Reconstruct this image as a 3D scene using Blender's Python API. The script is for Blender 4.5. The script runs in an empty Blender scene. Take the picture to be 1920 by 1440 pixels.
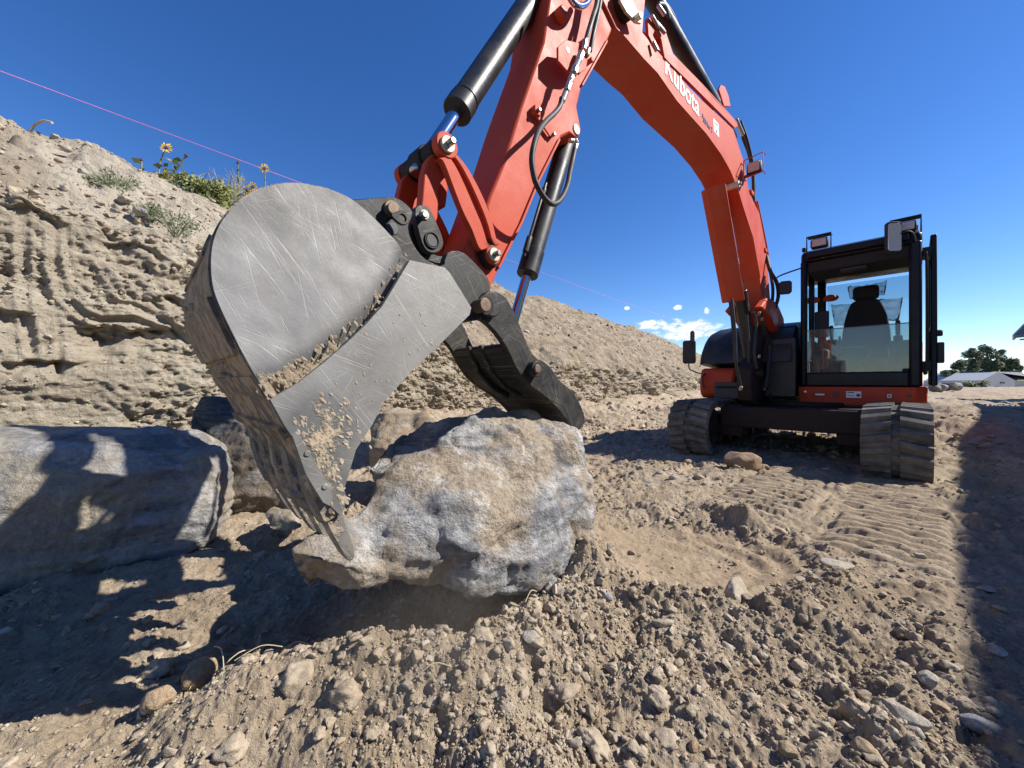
import bpy, bmesh, math, random
import numpy as np
from mathutils import Vector, Matrix, noise as mnoise

random.seed(7)
rng = np.random.default_rng(11)
R = math.radians
scene = bpy.context.scene
col = scene.collection

# ------------------------------------------------------------------ camera
CAMZ = 0.87
cam_d = bpy.data.cameras.new("camera")
cam_d.sensor_width = 36.0
cam_d.lens = 13.56
cam_d.clip_start = 0.05
cam_d.clip_end = 3000
cam_d.shift_y = -0.001
cam = bpy.data.objects.new("camera", cam_d)
cam.location = (0, 0, CAMZ)
cam.rotation_euler = (R(90), 0, 0)
col.objects.link(cam)
scene.camera = cam

# ------------------------------------------------------------------ sky and sun
SUN_AZ, SUN_EL = 92.0, 41.0          # azimuth clockwise from +Y
world = bpy.data.worlds.new("World")
scene.world = world
world.use_nodes = True
wn = world.node_tree.nodes; wl = world.node_tree.links
wn.clear()
wo = wn.new("ShaderNodeOutputWorld"); bg = wn.new("ShaderNodeBackground")
sky = wn.new("ShaderNodeTexSky"); sky.sky_type = 'NISHITA'; sky.sun_disc = False
sky.sun_elevation = R(SUN_EL); sky.sun_rotation = R(SUN_AZ)
sky.altitude = 1500; sky.air_density = 1.0; sky.dust_density = 0.15; sky.ozone_density = 2.5
bg.inputs[1].default_value = 0.072
# small fair weather clouds low over the horizon (part of the sky itself)
tc = wn.new("ShaderNodeTexCoord")
sep = wn.new("ShaderNodeSeparateXYZ"); wl.new(tc.outputs['Generated'], sep.inputs[0])
def wmath(op, a, b=None, c=None):
    n = wn.new("ShaderNodeMath"); n.operation = op
    for i, v in enumerate((a, b, c)):
        if v is None: continue
        if isinstance(v, (int, float)): n.inputs[i].default_value = v
        else: wl.new(v, n.inputs[i])
    return n.outputs[0]
azr = wmath('ARCTAN2', sep.outputs[0], sep.outputs[1])
elv = wmath('ARCSINE', sep.outputs[2])
comb = wn.new("ShaderNodeCombineXYZ"); wl.new(azr, comb.inputs[0]); wl.new(elv, comb.inputs[1])
mp = wn.new("ShaderNodeMapping"); mp.inputs['Scale'].default_value = (34, 70, 1); wl.new(comb.outputs[0], mp.inputs[0])
nz = wn.new("ShaderNodeTexNoise"); nz.inputs['Scale'].default_value = 1.0; nz.inputs['Detail'].default_value = 7
nz.inputs['Roughness'].default_value = 0.62; wl.new(mp.outputs[0], nz.inputs['Vector'])
def blob(az, el, ra, re):
    a = wmath('DIVIDE', wmath('SUBTRACT', azr, az), ra)
    e = wmath('DIVIDE', wmath('SUBTRACT', elv, el), re)
    d = wmath('ADD', wmath('MULTIPLY', a, a), wmath('MULTIPLY', e, e))
    return wmath('MAXIMUM', wmath('SUBTRACT', 1.0, d), -1.2)
m = None
for b in [(0.425, 0.124, 0.090, 0.028), (0.345, 0.140, 0.050, 0.014), (0.405, 0.178, 0.012, 0.008), (0.29, 0.185, 0.008, 0.006),
          (0.468, 0.165, 0.008, 0.009), (0.51, 0.10, 0.05, 0.02), (0.88, 0.028, 0.10, 0.012), (0.845, 0.045, 0.02, 0.012)]:
    v = blob(*b); m = v if m is None else wmath('MAXIMUM', m, v)
dens = wmath('ADD', wmath('MULTIPLY', m, 0.38), wmath('MULTIPLY', wmath('SUBTRACT', nz.outputs[0], 0.55), 1.35))
ss = wn.new("ShaderNodeMapRange"); ss.interpolation_type = 'SMOOTHSTEP'
wl.new(dens, ss.inputs[0]); ss.inputs[1].default_value = 0.0; ss.inputs[2].default_value = 0.30
mixc = wn.new("ShaderNodeMix"); mixc.data_type = 'RGBA'
wl.new(ss.outputs[0], mixc.inputs[0]); hsv = wn.new('ShaderNodeHueSaturation'); hsv.inputs['Saturation'].default_value = 1.29; hsv.inputs['Value'].default_value = 1.50; hsv.inputs['Hue'].default_value = 0.511; wl.new(sky.outputs[0], hsv.inputs['Color']); wl.new(hsv.outputs[0], mixc.inputs[6]); mixc.inputs[7].default_value = (9.2, 9.6, 10.4, 1)
wl.new(mixc.outputs[2], bg.inputs[0]); wl.new(bg.outputs[0], wo.inputs[0])

sd = bpy.data.lights.new("sun", 'SUN'); sd.energy = 5.0; sd.angle = R(0.53); sd.color = (1.0, 0.955, 0.88)
so = bpy.data.objects.new("sun", sd); col.objects.link(so)
sv = Vector((math.sin(R(SUN_AZ)) * math.cos(R(SUN_EL)), math.cos(R(SUN_AZ)) * math.cos(R(SUN_EL)), math.sin(R(SUN_EL))))
so.rotation_euler = sv.to_track_quat('Z', 'Y').to_euler()
so.location = (12, 3, 14)
scene.view_settings.view_transform = 'Standard'
scene.view_settings.look = 'None'
scene.view_settings.exposure = 0.70
scene.view_settings.gamma = 1.0
scene.cycles.max_bounces = 6
scene.cycles.use_denoising = True
scene.render.film_transparent = False

# ------------------------------------------------------------------ numpy noise
def _h(ix, iy, iz, seed):
    n = (ix.astype(np.int64) * 374761393 + iy.astype(np.int64) * 668265263 + iz.astype(np.int64) * 2147483647 + seed * 1274126177) & 0xffffffff
    n = ((n ^ (n >> 13)) * 1274126177) & 0xffffffff
    n = ((n ^ (n >> 16)) * 2246822519) & 0xffffffff
    return ((n ^ (n >> 15)) & 0xffffff) / float(0xffffff)
def vn2(x, y, seed=0):
    x0 = np.floor(x); y0 = np.floor(y); fx = x - x0; fy = y - y0
    fx = fx * fx * fx * (fx * (fx * 6 - 15) + 10); fy = fy * fy * fy * (fy * (fy * 6 - 15) + 10)
    z = np.zeros_like(x0)
    a = _h(x0, y0, z, seed); b = _h(x0 + 1, y0, z, seed); c = _h(x0, y0 + 1, z, seed); d = _h(x0 + 1, y0 + 1, z, seed)
    return ((a + (b - a) * fx) * (1 - fy) + (c + (d - c) * fx) * fy) * 2 - 1
def vn3(x, y, z, seed=0):
    x0 = np.floor(x); y0 = np.floor(y); z0 = np.floor(z); fx = x - x0; fy = y - y0; fz = z - z0
    fx = fx * fx * (3 - 2 * fx); fy = fy * fy * (3 - 2 * fy); fz = fz * fz * (3 - 2 * fz)
    r = 0
    for dz in (0, 1):
        a = _h(x0, y0, z0 + dz, seed); b = _h(x0 + 1, y0, z0 + dz, seed); c = _h(x0, y0 + 1, z0 + dz, seed); d = _h(x0 + 1, y0 + 1, z0 + dz, seed)
        v = (a + (b - a) * fx) * (1 - fy) + (c + (d - c) * fx) * fy
        r = r + v * (fz if dz else 1 - fz)
    return r * 2 - 1
def fbm2(x, y, o=5, seed=0, g=0.5, lac=2.03):
    s = 0; a = 1
    for i in range(o):
        s = s + a * vn2(x, y, seed + i * 17)
        x, y = x * lac * 0.8 - y * lac * 0.6 + 13.1, x * lac * 0.6 + y * lac * 0.8 + 7.7
        a *= g
    return s
def fbm3(x, y, z, o=5, seed=0, g=0.5, lac=2.03):
    s = 0; a = 1
    for i in range(o):
        s = s + a * vn3(x + i * 3.1, y + i * 5.7, z + i * 1.9, seed + i * 17)
        x, y, z = x * lac, y * lac, z * lac; a *= g
    return s
def clods(x, y, cell, seed, dens=0.8, asp=0.5):
    """packed lumps of earth: the tallest of randomly sized, randomly stretched domes"""
    gx = np.floor(x / cell); gy = np.floor(y / cell)
    best = np.zeros_like(x)
    zz = np.zeros_like(gx)
    for dx in (-1, 0, 1):
        for dy in (-1, 0, 1):
            cx = gx + dx; cy = gy + dy
            ox = (cx + 0.1 + 0.8 * _h(cx, cy, zz, seed)) * cell
            oy = (cy + 0.1 + 0.8 * _h(cx, cy, zz, seed + 1)) * cell
            rr = cell * (0.22 + 0.45 * _h(cx, cy, zz, seed + 2) ** 1.6)
            on = _h(cx, cy, zz, seed + 3) < dens
            an = _h(cx, cy, zz, seed + 4) * 3.1416
            st = 1 - asp * _h(cx, cy, zz, seed + 5)
            ux = x - ox; uy = y - oy
            ca = np.cos(an); sa = np.sin(an)
            px = ux * ca + uy * sa; py = (-ux * sa + uy * ca) / st
            d2 = (np.abs(px) ** 2.5 + np.abs(py) ** 2.5) ** 0.8 / (rr * rr)
            tl = 1 + 0.8 * (_h(cx, cy, zz, seed + 6) - 0.5) * px / rr
            fl = np.minimum(1.0, 1.25 - 0.9 * (_h(cx, cy, zz, seed + 7) * px + (_h(cx, cy, zz, seed + 8) - .5) * py) / rr)
            hh = np.where(on & (d2 < 1), np.minimum((1 - d2) ** 0.5, 0.78 * fl) * rr * 0.9 * tl, 0)
            best = np.maximum(best, hh)
    return best
def facets(x, y, cell, seed, slope=1.2, curv=1.0):
    """broken earth: flat slanted faces meeting at sharp edges"""
    gx = np.floor(x / cell); gy = np.floor(y / cell); best = np.full(x.shape, -1e9); zz = np.zeros_like(gx)
    for dx in (-1, 0, 1):
        for dy in (-1, 0, 1):
            cx = gx + dx; cy = gy + dy
            ux = x / cell - cx - _h(cx, cy, zz, seed); uy = y / cell - cy - _h(cx, cy, zz, seed + 1)
            v = -(ux * ux + uy * uy) * curv + slope * (ux * (_h(cx, cy, zz, seed + 2) - .5) + uy * (_h(cx, cy, zz, seed + 3) - .5)) + 0.5 * _h(cx, cy, zz, seed + 4)
            best = np.maximum(best, v)
    return best * cell
def sstep(a, b, x):
    t = np.clip((x - a) / (b - a), 0, 1); return t * t * (3 - 2 * t)

# ------------------------------------------------------------------ materials
def new_mat(name):
    m = bpy.data.materials.new(name); m.use_nodes = True
    nt = m.node_tree; b = nt.nodes['Principled BSDF']
    return m, nt, b
def N(nt, t, **kw):
    n = nt.nodes.new(t)
    for k, v in kw.items():
        if k.startswith('i_'): n.inputs[k[2:].replace('_', ' ')].default_value = v
        else: setattr(n, k, v)
    return n
def noise_n(nt, vec, scale, detail=6, rough=0.55, stretch=None, rot=None):
    if stretch or rot:
        mpn = N(nt, 'ShaderNodeMapping')
        if rot: mpn.inputs['Rotation'].default_value = rot
        if stretch: mpn.inputs['Scale'].default_value = stretch
        nt.links.new(vec, mpn.inputs[0]); vec = mpn.outputs[0]
    n = N(nt, 'ShaderNodeTexNoise'); n.inputs['Scale'].default_value = scale; n.inputs['Detail'].default_value = detail
    n.inputs['Roughness'].default_value = rough
    nt.links.new(vec, n.inputs['Vector']); return n.outputs[0]
def ramp(nt, fac, stops):
    r = N(nt, 'ShaderNodeValToRGB'); e = r.color_ramp.elements
    while len(e) < len(stops): e.new(0.5)
    for i, (p, c) in enumerate(stops):
        e[i].position = p; e[i].color = (c, c, c, 1) if isinstance(c, (int, float)) else (*c, 1)
    nt.links.new(fac, r.inputs[0]); return r.outputs[0]
def mixcol(nt, fac, a, b):
    m = N(nt, 'ShaderNodeMix', data_type='RGBA')
    for i, v in ((0, fac), (6, a), (7, b)):
        if isinstance(v, (int, float)): m.inputs[i].default_value = v
        elif isinstance(v, tuple): m.inputs[i].default_value = (*v, 1)
        else: nt.links.new(v, m.inputs[i])
    return m.outputs[2]
def mth(nt, op, a, b=None):
    n = N(nt, 'ShaderNodeMath', operation=op)
    for i, v in enumerate((a, b)):
        if v is None: continue
        if isinstance(v, (int, float)): n.inputs[i].default_value = v
        else: nt.links.new(v, n.inputs[i])
    return n.outputs[0]
def bump(nt, b, h, dist, strength=1.0):
    n = N(nt, 'ShaderNodeBump'); n.inputs['Strength'].default_value = strength; n.inputs['Distance'].default_value = dist
    nt.links.new(h, n.inputs['Height']); nt.links.new(n.outputs[0], b.inputs['Normal']); return n
def wpos(nt):
    g = N(nt, 'ShaderNodeNewGeometry'); return g.outputs['Position']

def soil_mat(name, c1, c2, c3, bumpd=0.006, warm=None):
    m, nt, b = new_mat(name); p = wpos(nt)
    big = noise_n(nt, p, 0.9, 5); mid = noise_n(nt, p, 6, 6, 0.6); fine = noise_n(nt, p, 55, 6, 0.7)
    vfine = noise_n(nt, p, 260, 3, 0.7)
    c = mixcol(nt, ramp(nt, big, [(0.38, 0), (0.62, 1)]), c1, c2)
    c = mixcol(nt, mth(nt, 'MULTIPLY', ramp(nt, mid, [(0.42, 0), (0.66, 1)]), 0.55), c, c3)
    spk = ramp(nt, fine, [(0.3, 0.62), (0.5, 1.0), (0.72, 1.28)])
    mm = N(nt, 'ShaderNodeMix', data_type='RGBA', blend_type='MULTIPLY'); mm.inputs[0].default_value = 0.75
    nt.links.new(c, mm.inputs[6]); nt.links.new(spk, mm.inputs[7]); c = mm.outputs[2]
    if warm is None:
        ta = N(nt, 'ShaderNodeAttribute', attribute_name='tone')
        c = mixcol(nt, ramp(nt, ta.outputs['Fac'], [(0.0, 0.0), (0.85, .08), (1.0, .6)]), c, (0.50, 0.45, 0.38))
    if warm:
        a = N(nt, 'ShaderNodeAttribute', attribute_name='warm')
        c = mixcol(nt, mth(nt, 'MULTIPLY', a.outputs['Fac'], 0.7), c, warm)
    nt.links.new(c, b.inputs['Base Color']); b.inputs['Roughness'].default_value = 0.95
    b.inputs['Specular IOR Level'].default_value = 0.15
    h = mth(nt, 'ADD', mth(nt, 'MULTIPLY', fine, 1.0), mth(nt, 'MULTIPLY', vfine, 0.5))
    bump(nt, b, h, bumpd)
    return m
SOIL = soil_mat('dry soil', (0.285, 0.218, 0.147), (0.345, 0.272, 0.190), (0.46, 0.38, 0.285), 0.012, warm=(0.38, 0.29, 0.195))
CLOD = soil_mat('dirt clods', (0.30, 0.235, 0.165), (0.36, 0.295, 0.215), (0.44, 0.375, 0.29), 0.004)

def bank_mat():
    m, nt, b = new_mat('cut earth bank'); p = wpos(nt)
    st = noise_n(nt, p, 1.0, 7, 0.6, stretch=(1.2, 1.2, 14)); mid = noise_n(nt, p, 3.2, 6, 0.62); fine = noise_n(nt, p, 30, 7, 0.7)
    c = mixcol(nt, ramp(nt, st, [(0.35, 0), (0.65, 1)]), (0.27, 0.215, 0.15), (0.42, 0.365, 0.275))
    sl = N(nt, 'ShaderNodeAttribute', attribute_name='slope')
    c = mixcol(nt, sl.outputs['Fac'], c, mixcol(nt, ramp(nt, mid, [(0.4, 0), (0.62, 1)]), (0.225, 0.175, 0.12), (0.34, 0.28, 0.205)))
    spk = ramp(nt, fine, [(0.3, 0.6), (0.5, 1.0), (0.7, 1.3)])
    mm = N(nt, 'ShaderNodeMix', data_type='RGBA', blend_type='MULTIPLY'); mm.inputs[0].default_value = 0.8
    nt.links.new(c, mm.inputs[6]); nt.links.new(spk, mm.inputs[7])
    pa = N(nt, 'ShaderNodeAttribute', attribute_name='pale')
    nt.links.new(mixcol(nt, mth(nt, 'MULTIPLY', pa.outputs['Fac'], 0.6), mm.outputs[2], (0.56, 0.50, 0.40)), b.inputs['Base Color']); b.inputs['Roughness'].default_value = 0.95
    b.inputs['Specular IOR Level'].default_value = 0.1
    st2 = noise_n(nt, p, 1.0, 5, 0.6, stretch=(6, 6, 45))
    vf = noise_n(nt, p, 110, 5, 0.7)
    bump(nt, b, mth(nt, 'ADD', mth(nt, 'ADD', fine, mth(nt, 'MULTIPLY', vf, 0.4)), mth(nt, 'MULTIPLY', st2, 0.4)), 0.035)
    return m
BANK = bank_mat()

def rock_mat(name, base, dark, tan, white, tanamt=0.5, scale=1.0, rot=(0.3, 0.5, 0.2)):
    m, nt, b = new_mat(name); p = wpos(nt)
    n1 = noise_n(nt, p, 2.6 * scale, 7, 0.6); n2 = noise_n(nt, p, 7 * scale, 8, 0.68); n3 = noise_n(nt, p, 46 * scale, 7, 0.7)
    vein = noise_n(nt, p, 2.5 * scale, 7, 0.65, stretch=(1, 2, 8), rot=rot)
    c = mixcol(nt, ramp(nt, vein, [(0.42, 0), (0.56, 1)]), dark, base)
    c = mixcol(nt, mth(nt, 'MULTIPLY', ramp(nt, n1, [(0.52 - tanamt * 0.16, 0), (0.60 - tanamt * 0.12, 1)]), 0.85), c, tan)
    c = mixcol(nt, mth(nt, 'MULTIPLY', ramp(nt, n2, [(0.54, 0), (0.68, 1)]), 0.75), c, white)
    spk = ramp(nt, n3, [(0.3, 0.55), (0.5, 1.0), (0.7, 1.45)])
    mm = N(nt, 'ShaderNodeMix', data_type='RGBA', blend_type='MULTIPLY'); mm.inputs[0].default_value = 0.7
    nt.links.new(c, mm.inputs[6]); nt.links.new(spk, mm.inputs[7])
    nt.links.new(mm.outputs[2], b.inputs['Base Color']); b.inputs['Roughness'].default_value = 0.75
    b.inputs['Specular IOR Level'].default_value = 0.3
    crk = noise_n(nt, p, 14 * scale, 6, 0.65, stretch=(1, 1, 1.4), rot=rot)
    bump(nt, b, mth(nt, 'ADD', mth(nt, 'MULTIPLY', n3, 0.8), crk), 0.024 / scale)
    return m
ROCK_MAIN = rock_mat('weathered limestone', (0.35, 0.345, 0.34), (0.16, 0.162, 0.172), (0.34, 0.27, 0.19), (0.64, 0.63, 0.61), 0.5)
ROCK_BLUE = rock_mat('blue grey limestone', (0.31, 0.30, 0.285), (0.17, 0.166, 0.16), (0.32, 0.27, 0.20), (0.44, 0.43, 0.41), 0.3, 0.8, (0.1, 0.2, 0.1))
ROCK_DARK = rock_mat('dark rock', (0.11, 0.112, 0.115), (0.05, 0.052, 0.055), (0.2, 0.16, 0.12), (0.36, 0.35, 0.34), 0.4)
ROCK_TAN = rock_mat('tan rock', (0.36, 0.30, 0.225), (0.26, 0.21, 0.145), (0.35, 0.25, 0.15), (0.47, 0.42, 0.34), 0.5, 2.5)
ROCK_BROWN = rock_mat('brown cobble', (0.27, 0.19, 0.12), (0.2, 0.13, 0.08), (0.3, 0.2, 0.12), (0.36, 0.28, 0.2), 0.4, 2.5)
ROCK_PALE = rock_mat('pale stone', (0.40, 0.36, 0.30), (0.31, 0.27, 0.215), (0.36, 0.295, 0.21), (0.50, 0.47, 0.41), 0.4, 5)
ROCK_GREY = rock_mat('grey stone', (0.33, 0.33, 0.335), (0.22, 0.22, 0.23), (0.36, 0.3, 0.22), (0.5, 0.49, 0.47), 0.3, 5)

def paint_mat(name, colr, dusty=0.25, rough=0.32, dust=(0.42, 0.30, 0.22), spec=0.4):
    m, nt, b = new_mat(name); p = wpos(nt)
    n1 = noise_n(nt, p, 3.5, 7, 0.62); n2 = noise_n(nt, p, 22, 6, 0.7)
    scr = noise_n(nt, p, 1.0, 3, 0.6, stretch=(7, 7, 160), rot=(0.5, 0.6, 0))
    f = mth(nt, 'MULTIPLY', ramp(nt, n1, [(0.35, 0), (0.7, 1)]), dusty)
    f = mth(nt, 'ADD', f, mth(nt, 'MULTIPLY', ramp(nt, n2, [(0.55, 0), (0.75, 1)]), dusty * 0.5))
    f = mth(nt, 'ADD', f, mth(nt, 'MULTIPLY', ramp(nt, scr, [(0.66, 0), (0.72, 1)]), dusty * 0.6))
    nt.links.new(mixcol(nt, f, colr, dust), b.inputs['Base Color'])
    nt.links.new(ramp(nt, n1, [(0.3, rough), (0.75, min(1, rough + 0.3))]), b.inputs['Roughness'])
    b.inputs['Specular IOR Level'].default_value = spec
    bump(nt, b, n2, 0.0012)
    return m
ORANGE = paint_mat('orange machine paint', (0.50, 0.047, 0.012), 0.24, 0.44, (0.46, 0.21, 0.15), 0.2)
BLACKP = paint_mat('black machine paint', (0.012, 0.013, 0.015), 0.16, 0.30, (0.22, 0.19, 0.16))
CABBLK = paint_mat('black cab paint', (0.006, 0.007, 0.010), 0.03, 0.3, (0.10, 0.09, 0.08), 0.28)
GREASY = paint_mat('greasy black steel', (0.016, 0.013, 0.012), 0.22, 0.55, (0.14, 0.075, 0.05), 0.25)
RUBBER = paint_mat('dusty rubber', (0.048, 0.047, 0.047), 0.85, 0.75, (0.27, 0.245, 0.205))
HOSE = paint_mat('hydraulic hose rubber', (0.016, 0.016, 0.017), 0.25, 0.45, (0.14, 0.13, 0.12))
PLASTIC = paint_mat('black plastic', (0.02, 0.02, 0.022), 0.2, 0.5, (0.16, 0.15, 0.14))
def simple(name, c, rough=0.5, metal=0.0, var=0.15):
    m, nt, b = new_mat(name); p = wpos(nt)
    n = noise_n(nt, p, 30, 5, 0.65)
    d = tuple(x * (1 - var * 2) for x in c)
    nt.links.new(mixcol(nt, ramp(nt, n, [(0.3, 0), (0.7, 1)]), d, c), b.inputs['Base Color'])
    b.inputs['Roughness'].default_value = rough; b.inputs['Metallic'].default_value = metal
    return m
CHROME = simple('chrome rod', (0.62, 0.64, 0.68), 0.12, 1.0, 0.03)
ZINC = simple('zinc fitting', (0.62, 0.60, 0.54), 0.3, 0.8)
PINCAP = simple('pale pin washer', (0.62, 0.58, 0.44), 0.55, 0.15, 0.18)
BOLT = simple('grey bolt steel', (0.33, 0.32, 0.31), 0.4, 0.8)
RUST = simple('rusty pin steel', (0.24, 0.17, 0.12), 0.6, 0.4, 0.3)
WHITE = simple('white decal', (0.80, 0.80, 0.80), 0.45, 0, 0.03)
BLUEDEC = simple('blue decal', (0.05, 0.06, 0.25), 0.45)
DARKDEC = simple('dark decal print', (0.05, 0.05, 0.06), 0.5)
PINK = simple('pink string', (0.75, 0.22, 0.50), 0.7)
SEATM = simple('dark seat fabric', (0.03, 0.03, 0.032), 0.85)
CABIN = simple('grey cabin trim', (0.16, 0.155, 0.145), 0.7)
LENS = simple('lamp lens', (0.66, 0.60, 0.52), 0.2)
WALLW = simple('pale siding', (0.55, 0.54, 0.52), 0.8, 0, 0.06)
ROOFM = simple('grey shingle', (0.17, 0.175, 0.19), 0.9)
TRIM = simple('fascia trim', (0.55, 0.44, 0.38), 0.6)
BROWNT = simple('brown trim', (0.25, 0.16, 0.12), 0.6)
WINB = simple('dark window glass', (0.05, 0.07, 0.11), 0.1)
LEAFD = simple('dark tree leaf', (0.24, 0.29, 0.14), 0.7, 0, 0.3)
LEAFL = simple('weed leaf', (0.25, 0.28, 0.08), 0.7, 0, 0.3)
LEAFG = simple('grey green weed', (0.20, 0.225, 0.12), 0.8, 0, 0.25)
STRAW = simple('dry stem', (0.52, 0.44, 0.30), 0.8)
BARK = simple('bark', (0.12, 0.09, 0.07), 0.9)
YELLOW = simple('yellow petals', (0.80, 0.50, 0.02), 0.6)
BROWNC = simple('flower centre', (0.10, 0.05, 0.02), 0.8)
CONCRETE = simple('pale board', (0.42, 0.43, 0.43), 0.8)
def glass_mat(name, dusty, tint=(0.75, 0.82, 0.80)):
    m, nt, b = new_mat(name); out = nt.nodes['Material Output']; p = wpos(nt)
    tr = N(nt, 'ShaderNodeBsdfTransparent'); tr.inputs[0].default_value = (*tint, 1)
    gl = N(nt, 'ShaderNodeBsdfGlossy'); gl.inputs[0].default_value = (1, 1, 1, 1); gl.inputs['Roughness'].default_value = 0.03
    fr = N(nt, 'ShaderNodeFresnel'); fr.inputs[0].default_value = 1.6
    mx = N(nt, 'ShaderNodeMixShader'); nt.links.new(mth(nt, 'MULTIPLY', fr.outputs[0], 1.1), mx.inputs[0]); nt.links.new(tr.outputs[0], mx.inputs[1]); nt.links.new(gl.outputs[0], mx.inputs[2])
    df = N(nt, 'ShaderNodeBsdfDiffuse'); df.inputs[0].default_value = (0.5, 0.5, 0.42, 1)
    n = noise_n(nt, p, 9, 6, 0.65)
    mx2 = N(nt, 'ShaderNodeMixShader'); nt.links.new(mth(nt, 'MULTIPLY', ramp(nt, n, [(0.3, 0.4), (0.7, 1)]), dusty), mx2.inputs[0])
    nt.links.new(mx.outputs[0], mx2.inputs[1]); nt.links.new(df.outputs[0], mx2.inputs[2]); nt.links.new(mx2.outputs[0], out.inputs[0])
    return m
GLASS = glass_mat('window glass', 0.03); GLASSD = glass_mat('dusty windscreen glass', 0.16)
PLASTF = glass_mat('clear plastic film', 0.35, (0.9, 0.9, 0.9))
MIRROR = simple('mirror glass', (0.8, 0.82, 0.84), 0.05, 1.0, 0.01)

def steel_mat(name, mud=0.5, muddy_col=(0.46, 0.375, 0.265), base=(0.30, 0.305, 0.315), dark=(0.17, 0.172, 0.175), scr=0.5, scol=(0.62, 0.61, 0.58), rough=0.42):
    m, nt, b = new_mat(name); p = wpos(nt)
    n1 = noise_n(nt, p, 2.2, 7, 0.62); n2 = noise_n(nt, p, 13, 7, 0.68); n3 = noise_n(nt, p, 90, 5, 0.7)
    c = mixcol(nt, ramp(nt, n1, [(0.38, 0), (0.64, 1)]), dark, base)
    c = mixcol(nt, mth(nt, 'MULTIPLY', ramp(nt, n2, [(0.40, 0), (0.66, 1)]), 0.55), c, tuple(x * .62 + y for x, y in zip(base, (.035, .02, 0))))
    c = mixcol(nt, mth(nt, 'MULTIPLY', ramp(nt, noise_n(nt, p, 1.1, 4, 0.5), [(0.42, 0), (0.60, 1)]), 0.45), c, tuple(x * y for x, y in zip(base, (.92, .84, .70))))
    dt = N(nt, 'ShaderNodeVectorMath', operation='DOT_PRODUCT'); dt.inputs[1].default_value = (0.72, 0.694, 0); nt.links.new(p, dt.inputs[0])
    sx = N(nt, 'ShaderNodeSeparateXYZ'); nt.links.new(p, sx.inputs[0])
    cb_ = N(nt, 'ShaderNodeCombineXYZ'); nt.links.new(dt.outputs['Value'], cb_.inputs[0]); nt.links.new(sx.outputs[2], cb_.inputs[1])
    tot = None
    for k, (ang, lx, wd, th) in enumerate([(-62, 5, 210, .70), (-40, 3.2, 260, .705), (-78, 6, 170, .71), (25, 6, 240, .715), (-20, 4, 230, .71), (58, 7, 260, .72), (-52, 2.2, 120, .70)]):
        mp_ = N(nt, 'ShaderNodeMapping'); mp_.vector_type = 'TEXTURE'; mp_.inputs['Rotation'].default_value = (0, 0, R(ang)); nt.links.new(cb_.outputs[0], mp_.inputs[0])
        m2_ = N(nt, 'ShaderNodeMapping'); m2_.inputs['Scale'].default_value = (lx, wd, 1); m2_.inputs['Location'].default_value = (k * 3.7, k * 11.3, k * 2.1); nt.links.new(mp_.outputs[0], m2_.inputs[0])
        s = noise_n(nt, m2_.outputs[0], 1.0, 2.5, 0.5)
        s = ramp(nt, s, [(th - .07, 0), (th, 1)])
        s = mth(nt, 'MULTIPLY', s, ramp(nt, noise_n(nt, p, 2.3 + k * 1.1, 3, 0.55), [(0.40, 0), (0.62, 1)]))
        tot = s if tot is None else mth(nt, 'MAXIMUM', tot, s)
    c = mixcol(nt, mth(nt, 'MULTIPLY', tot, scr), c, scol)
    a = N(nt, 'ShaderNodeAttribute', attribute_name='mud')
    c = mixcol(nt, mth(nt, 'MULTIPLY', ramp(nt, mth(nt, 'ADD', a.outputs['Fac'], mth(nt, 'MULTIPLY', mth(nt, 'SUBTRACT', n2, .5), .9)), [(.18, 0), (.75, 1)]), 0.6), c, tuple(x * .38 for x in base))
    mm = mth(nt, 'ADD', mth(nt, 'MULTIPLY', a.outputs['Fac'], 0.24), n2)
    mf = ramp(nt, mth(nt, 'ADD', mm, mth(nt, 'MULTIPLY', n3, 0.12)), [(0.82 - mud * 0.14, 0), (0.92 - mud * 0.14, 1)])
    c = mixcol(nt, mf, c, mixcol(nt, n3, tuple(x * .75 for x in muddy_col), tuple(min(1, x * 1.2) for x in muddy_col)))
    nt.links.new(c, b.inputs['Base Color'])
    b.inputs['Metallic'].default_value = 0.2; b.inputs['Specular IOR Level'].default_value = 0.4
    nt.links.new(ramp(nt, mth(nt, 'MAXIMUM', mf, n2), [(0.3, rough), (0.9, 0.9)]), b.inputs['Roughness'])
    h = mth(nt, 'ADD', mth(nt, 'MULTIPLY', mf, 1.0), mth(nt, 'ADD', mth(nt, 'MULTIPLY', n3, 0.12), mth(nt, 'MULTIPLY', tot, -0.08)))
    bump(nt, b, h, 0.005)
    return m
STEEL = steel_mat('scratched bucket steel', 0.15, base=(0.29, 0.293, 0.302), dark=(0.14, 0.137, 0.126), scr=0.24)
SHELL = steel_mat('muddy bucket shell', 0.75, (0.36, 0.285, 0.20), (0.22, 0.20, 0.175), (0.14, 0.12, 0.10), 0.3)
TOOTHM = steel_mat('dusty tooth steel', 1.0, (0.40, 0.33, 0.25), (0.30, 0.29, 0.275), (0.18, 0.17, 0.16), 0.3)
DSTEEL = steel_mat('black scratched steel', -1.2, (0.30, 0.25, 0.18), (0.030, 0.032, 0.035), (0.014, 0.015, 0.017), 0.32, (0.42, 0.38, 0.30), 0.38)

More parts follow.
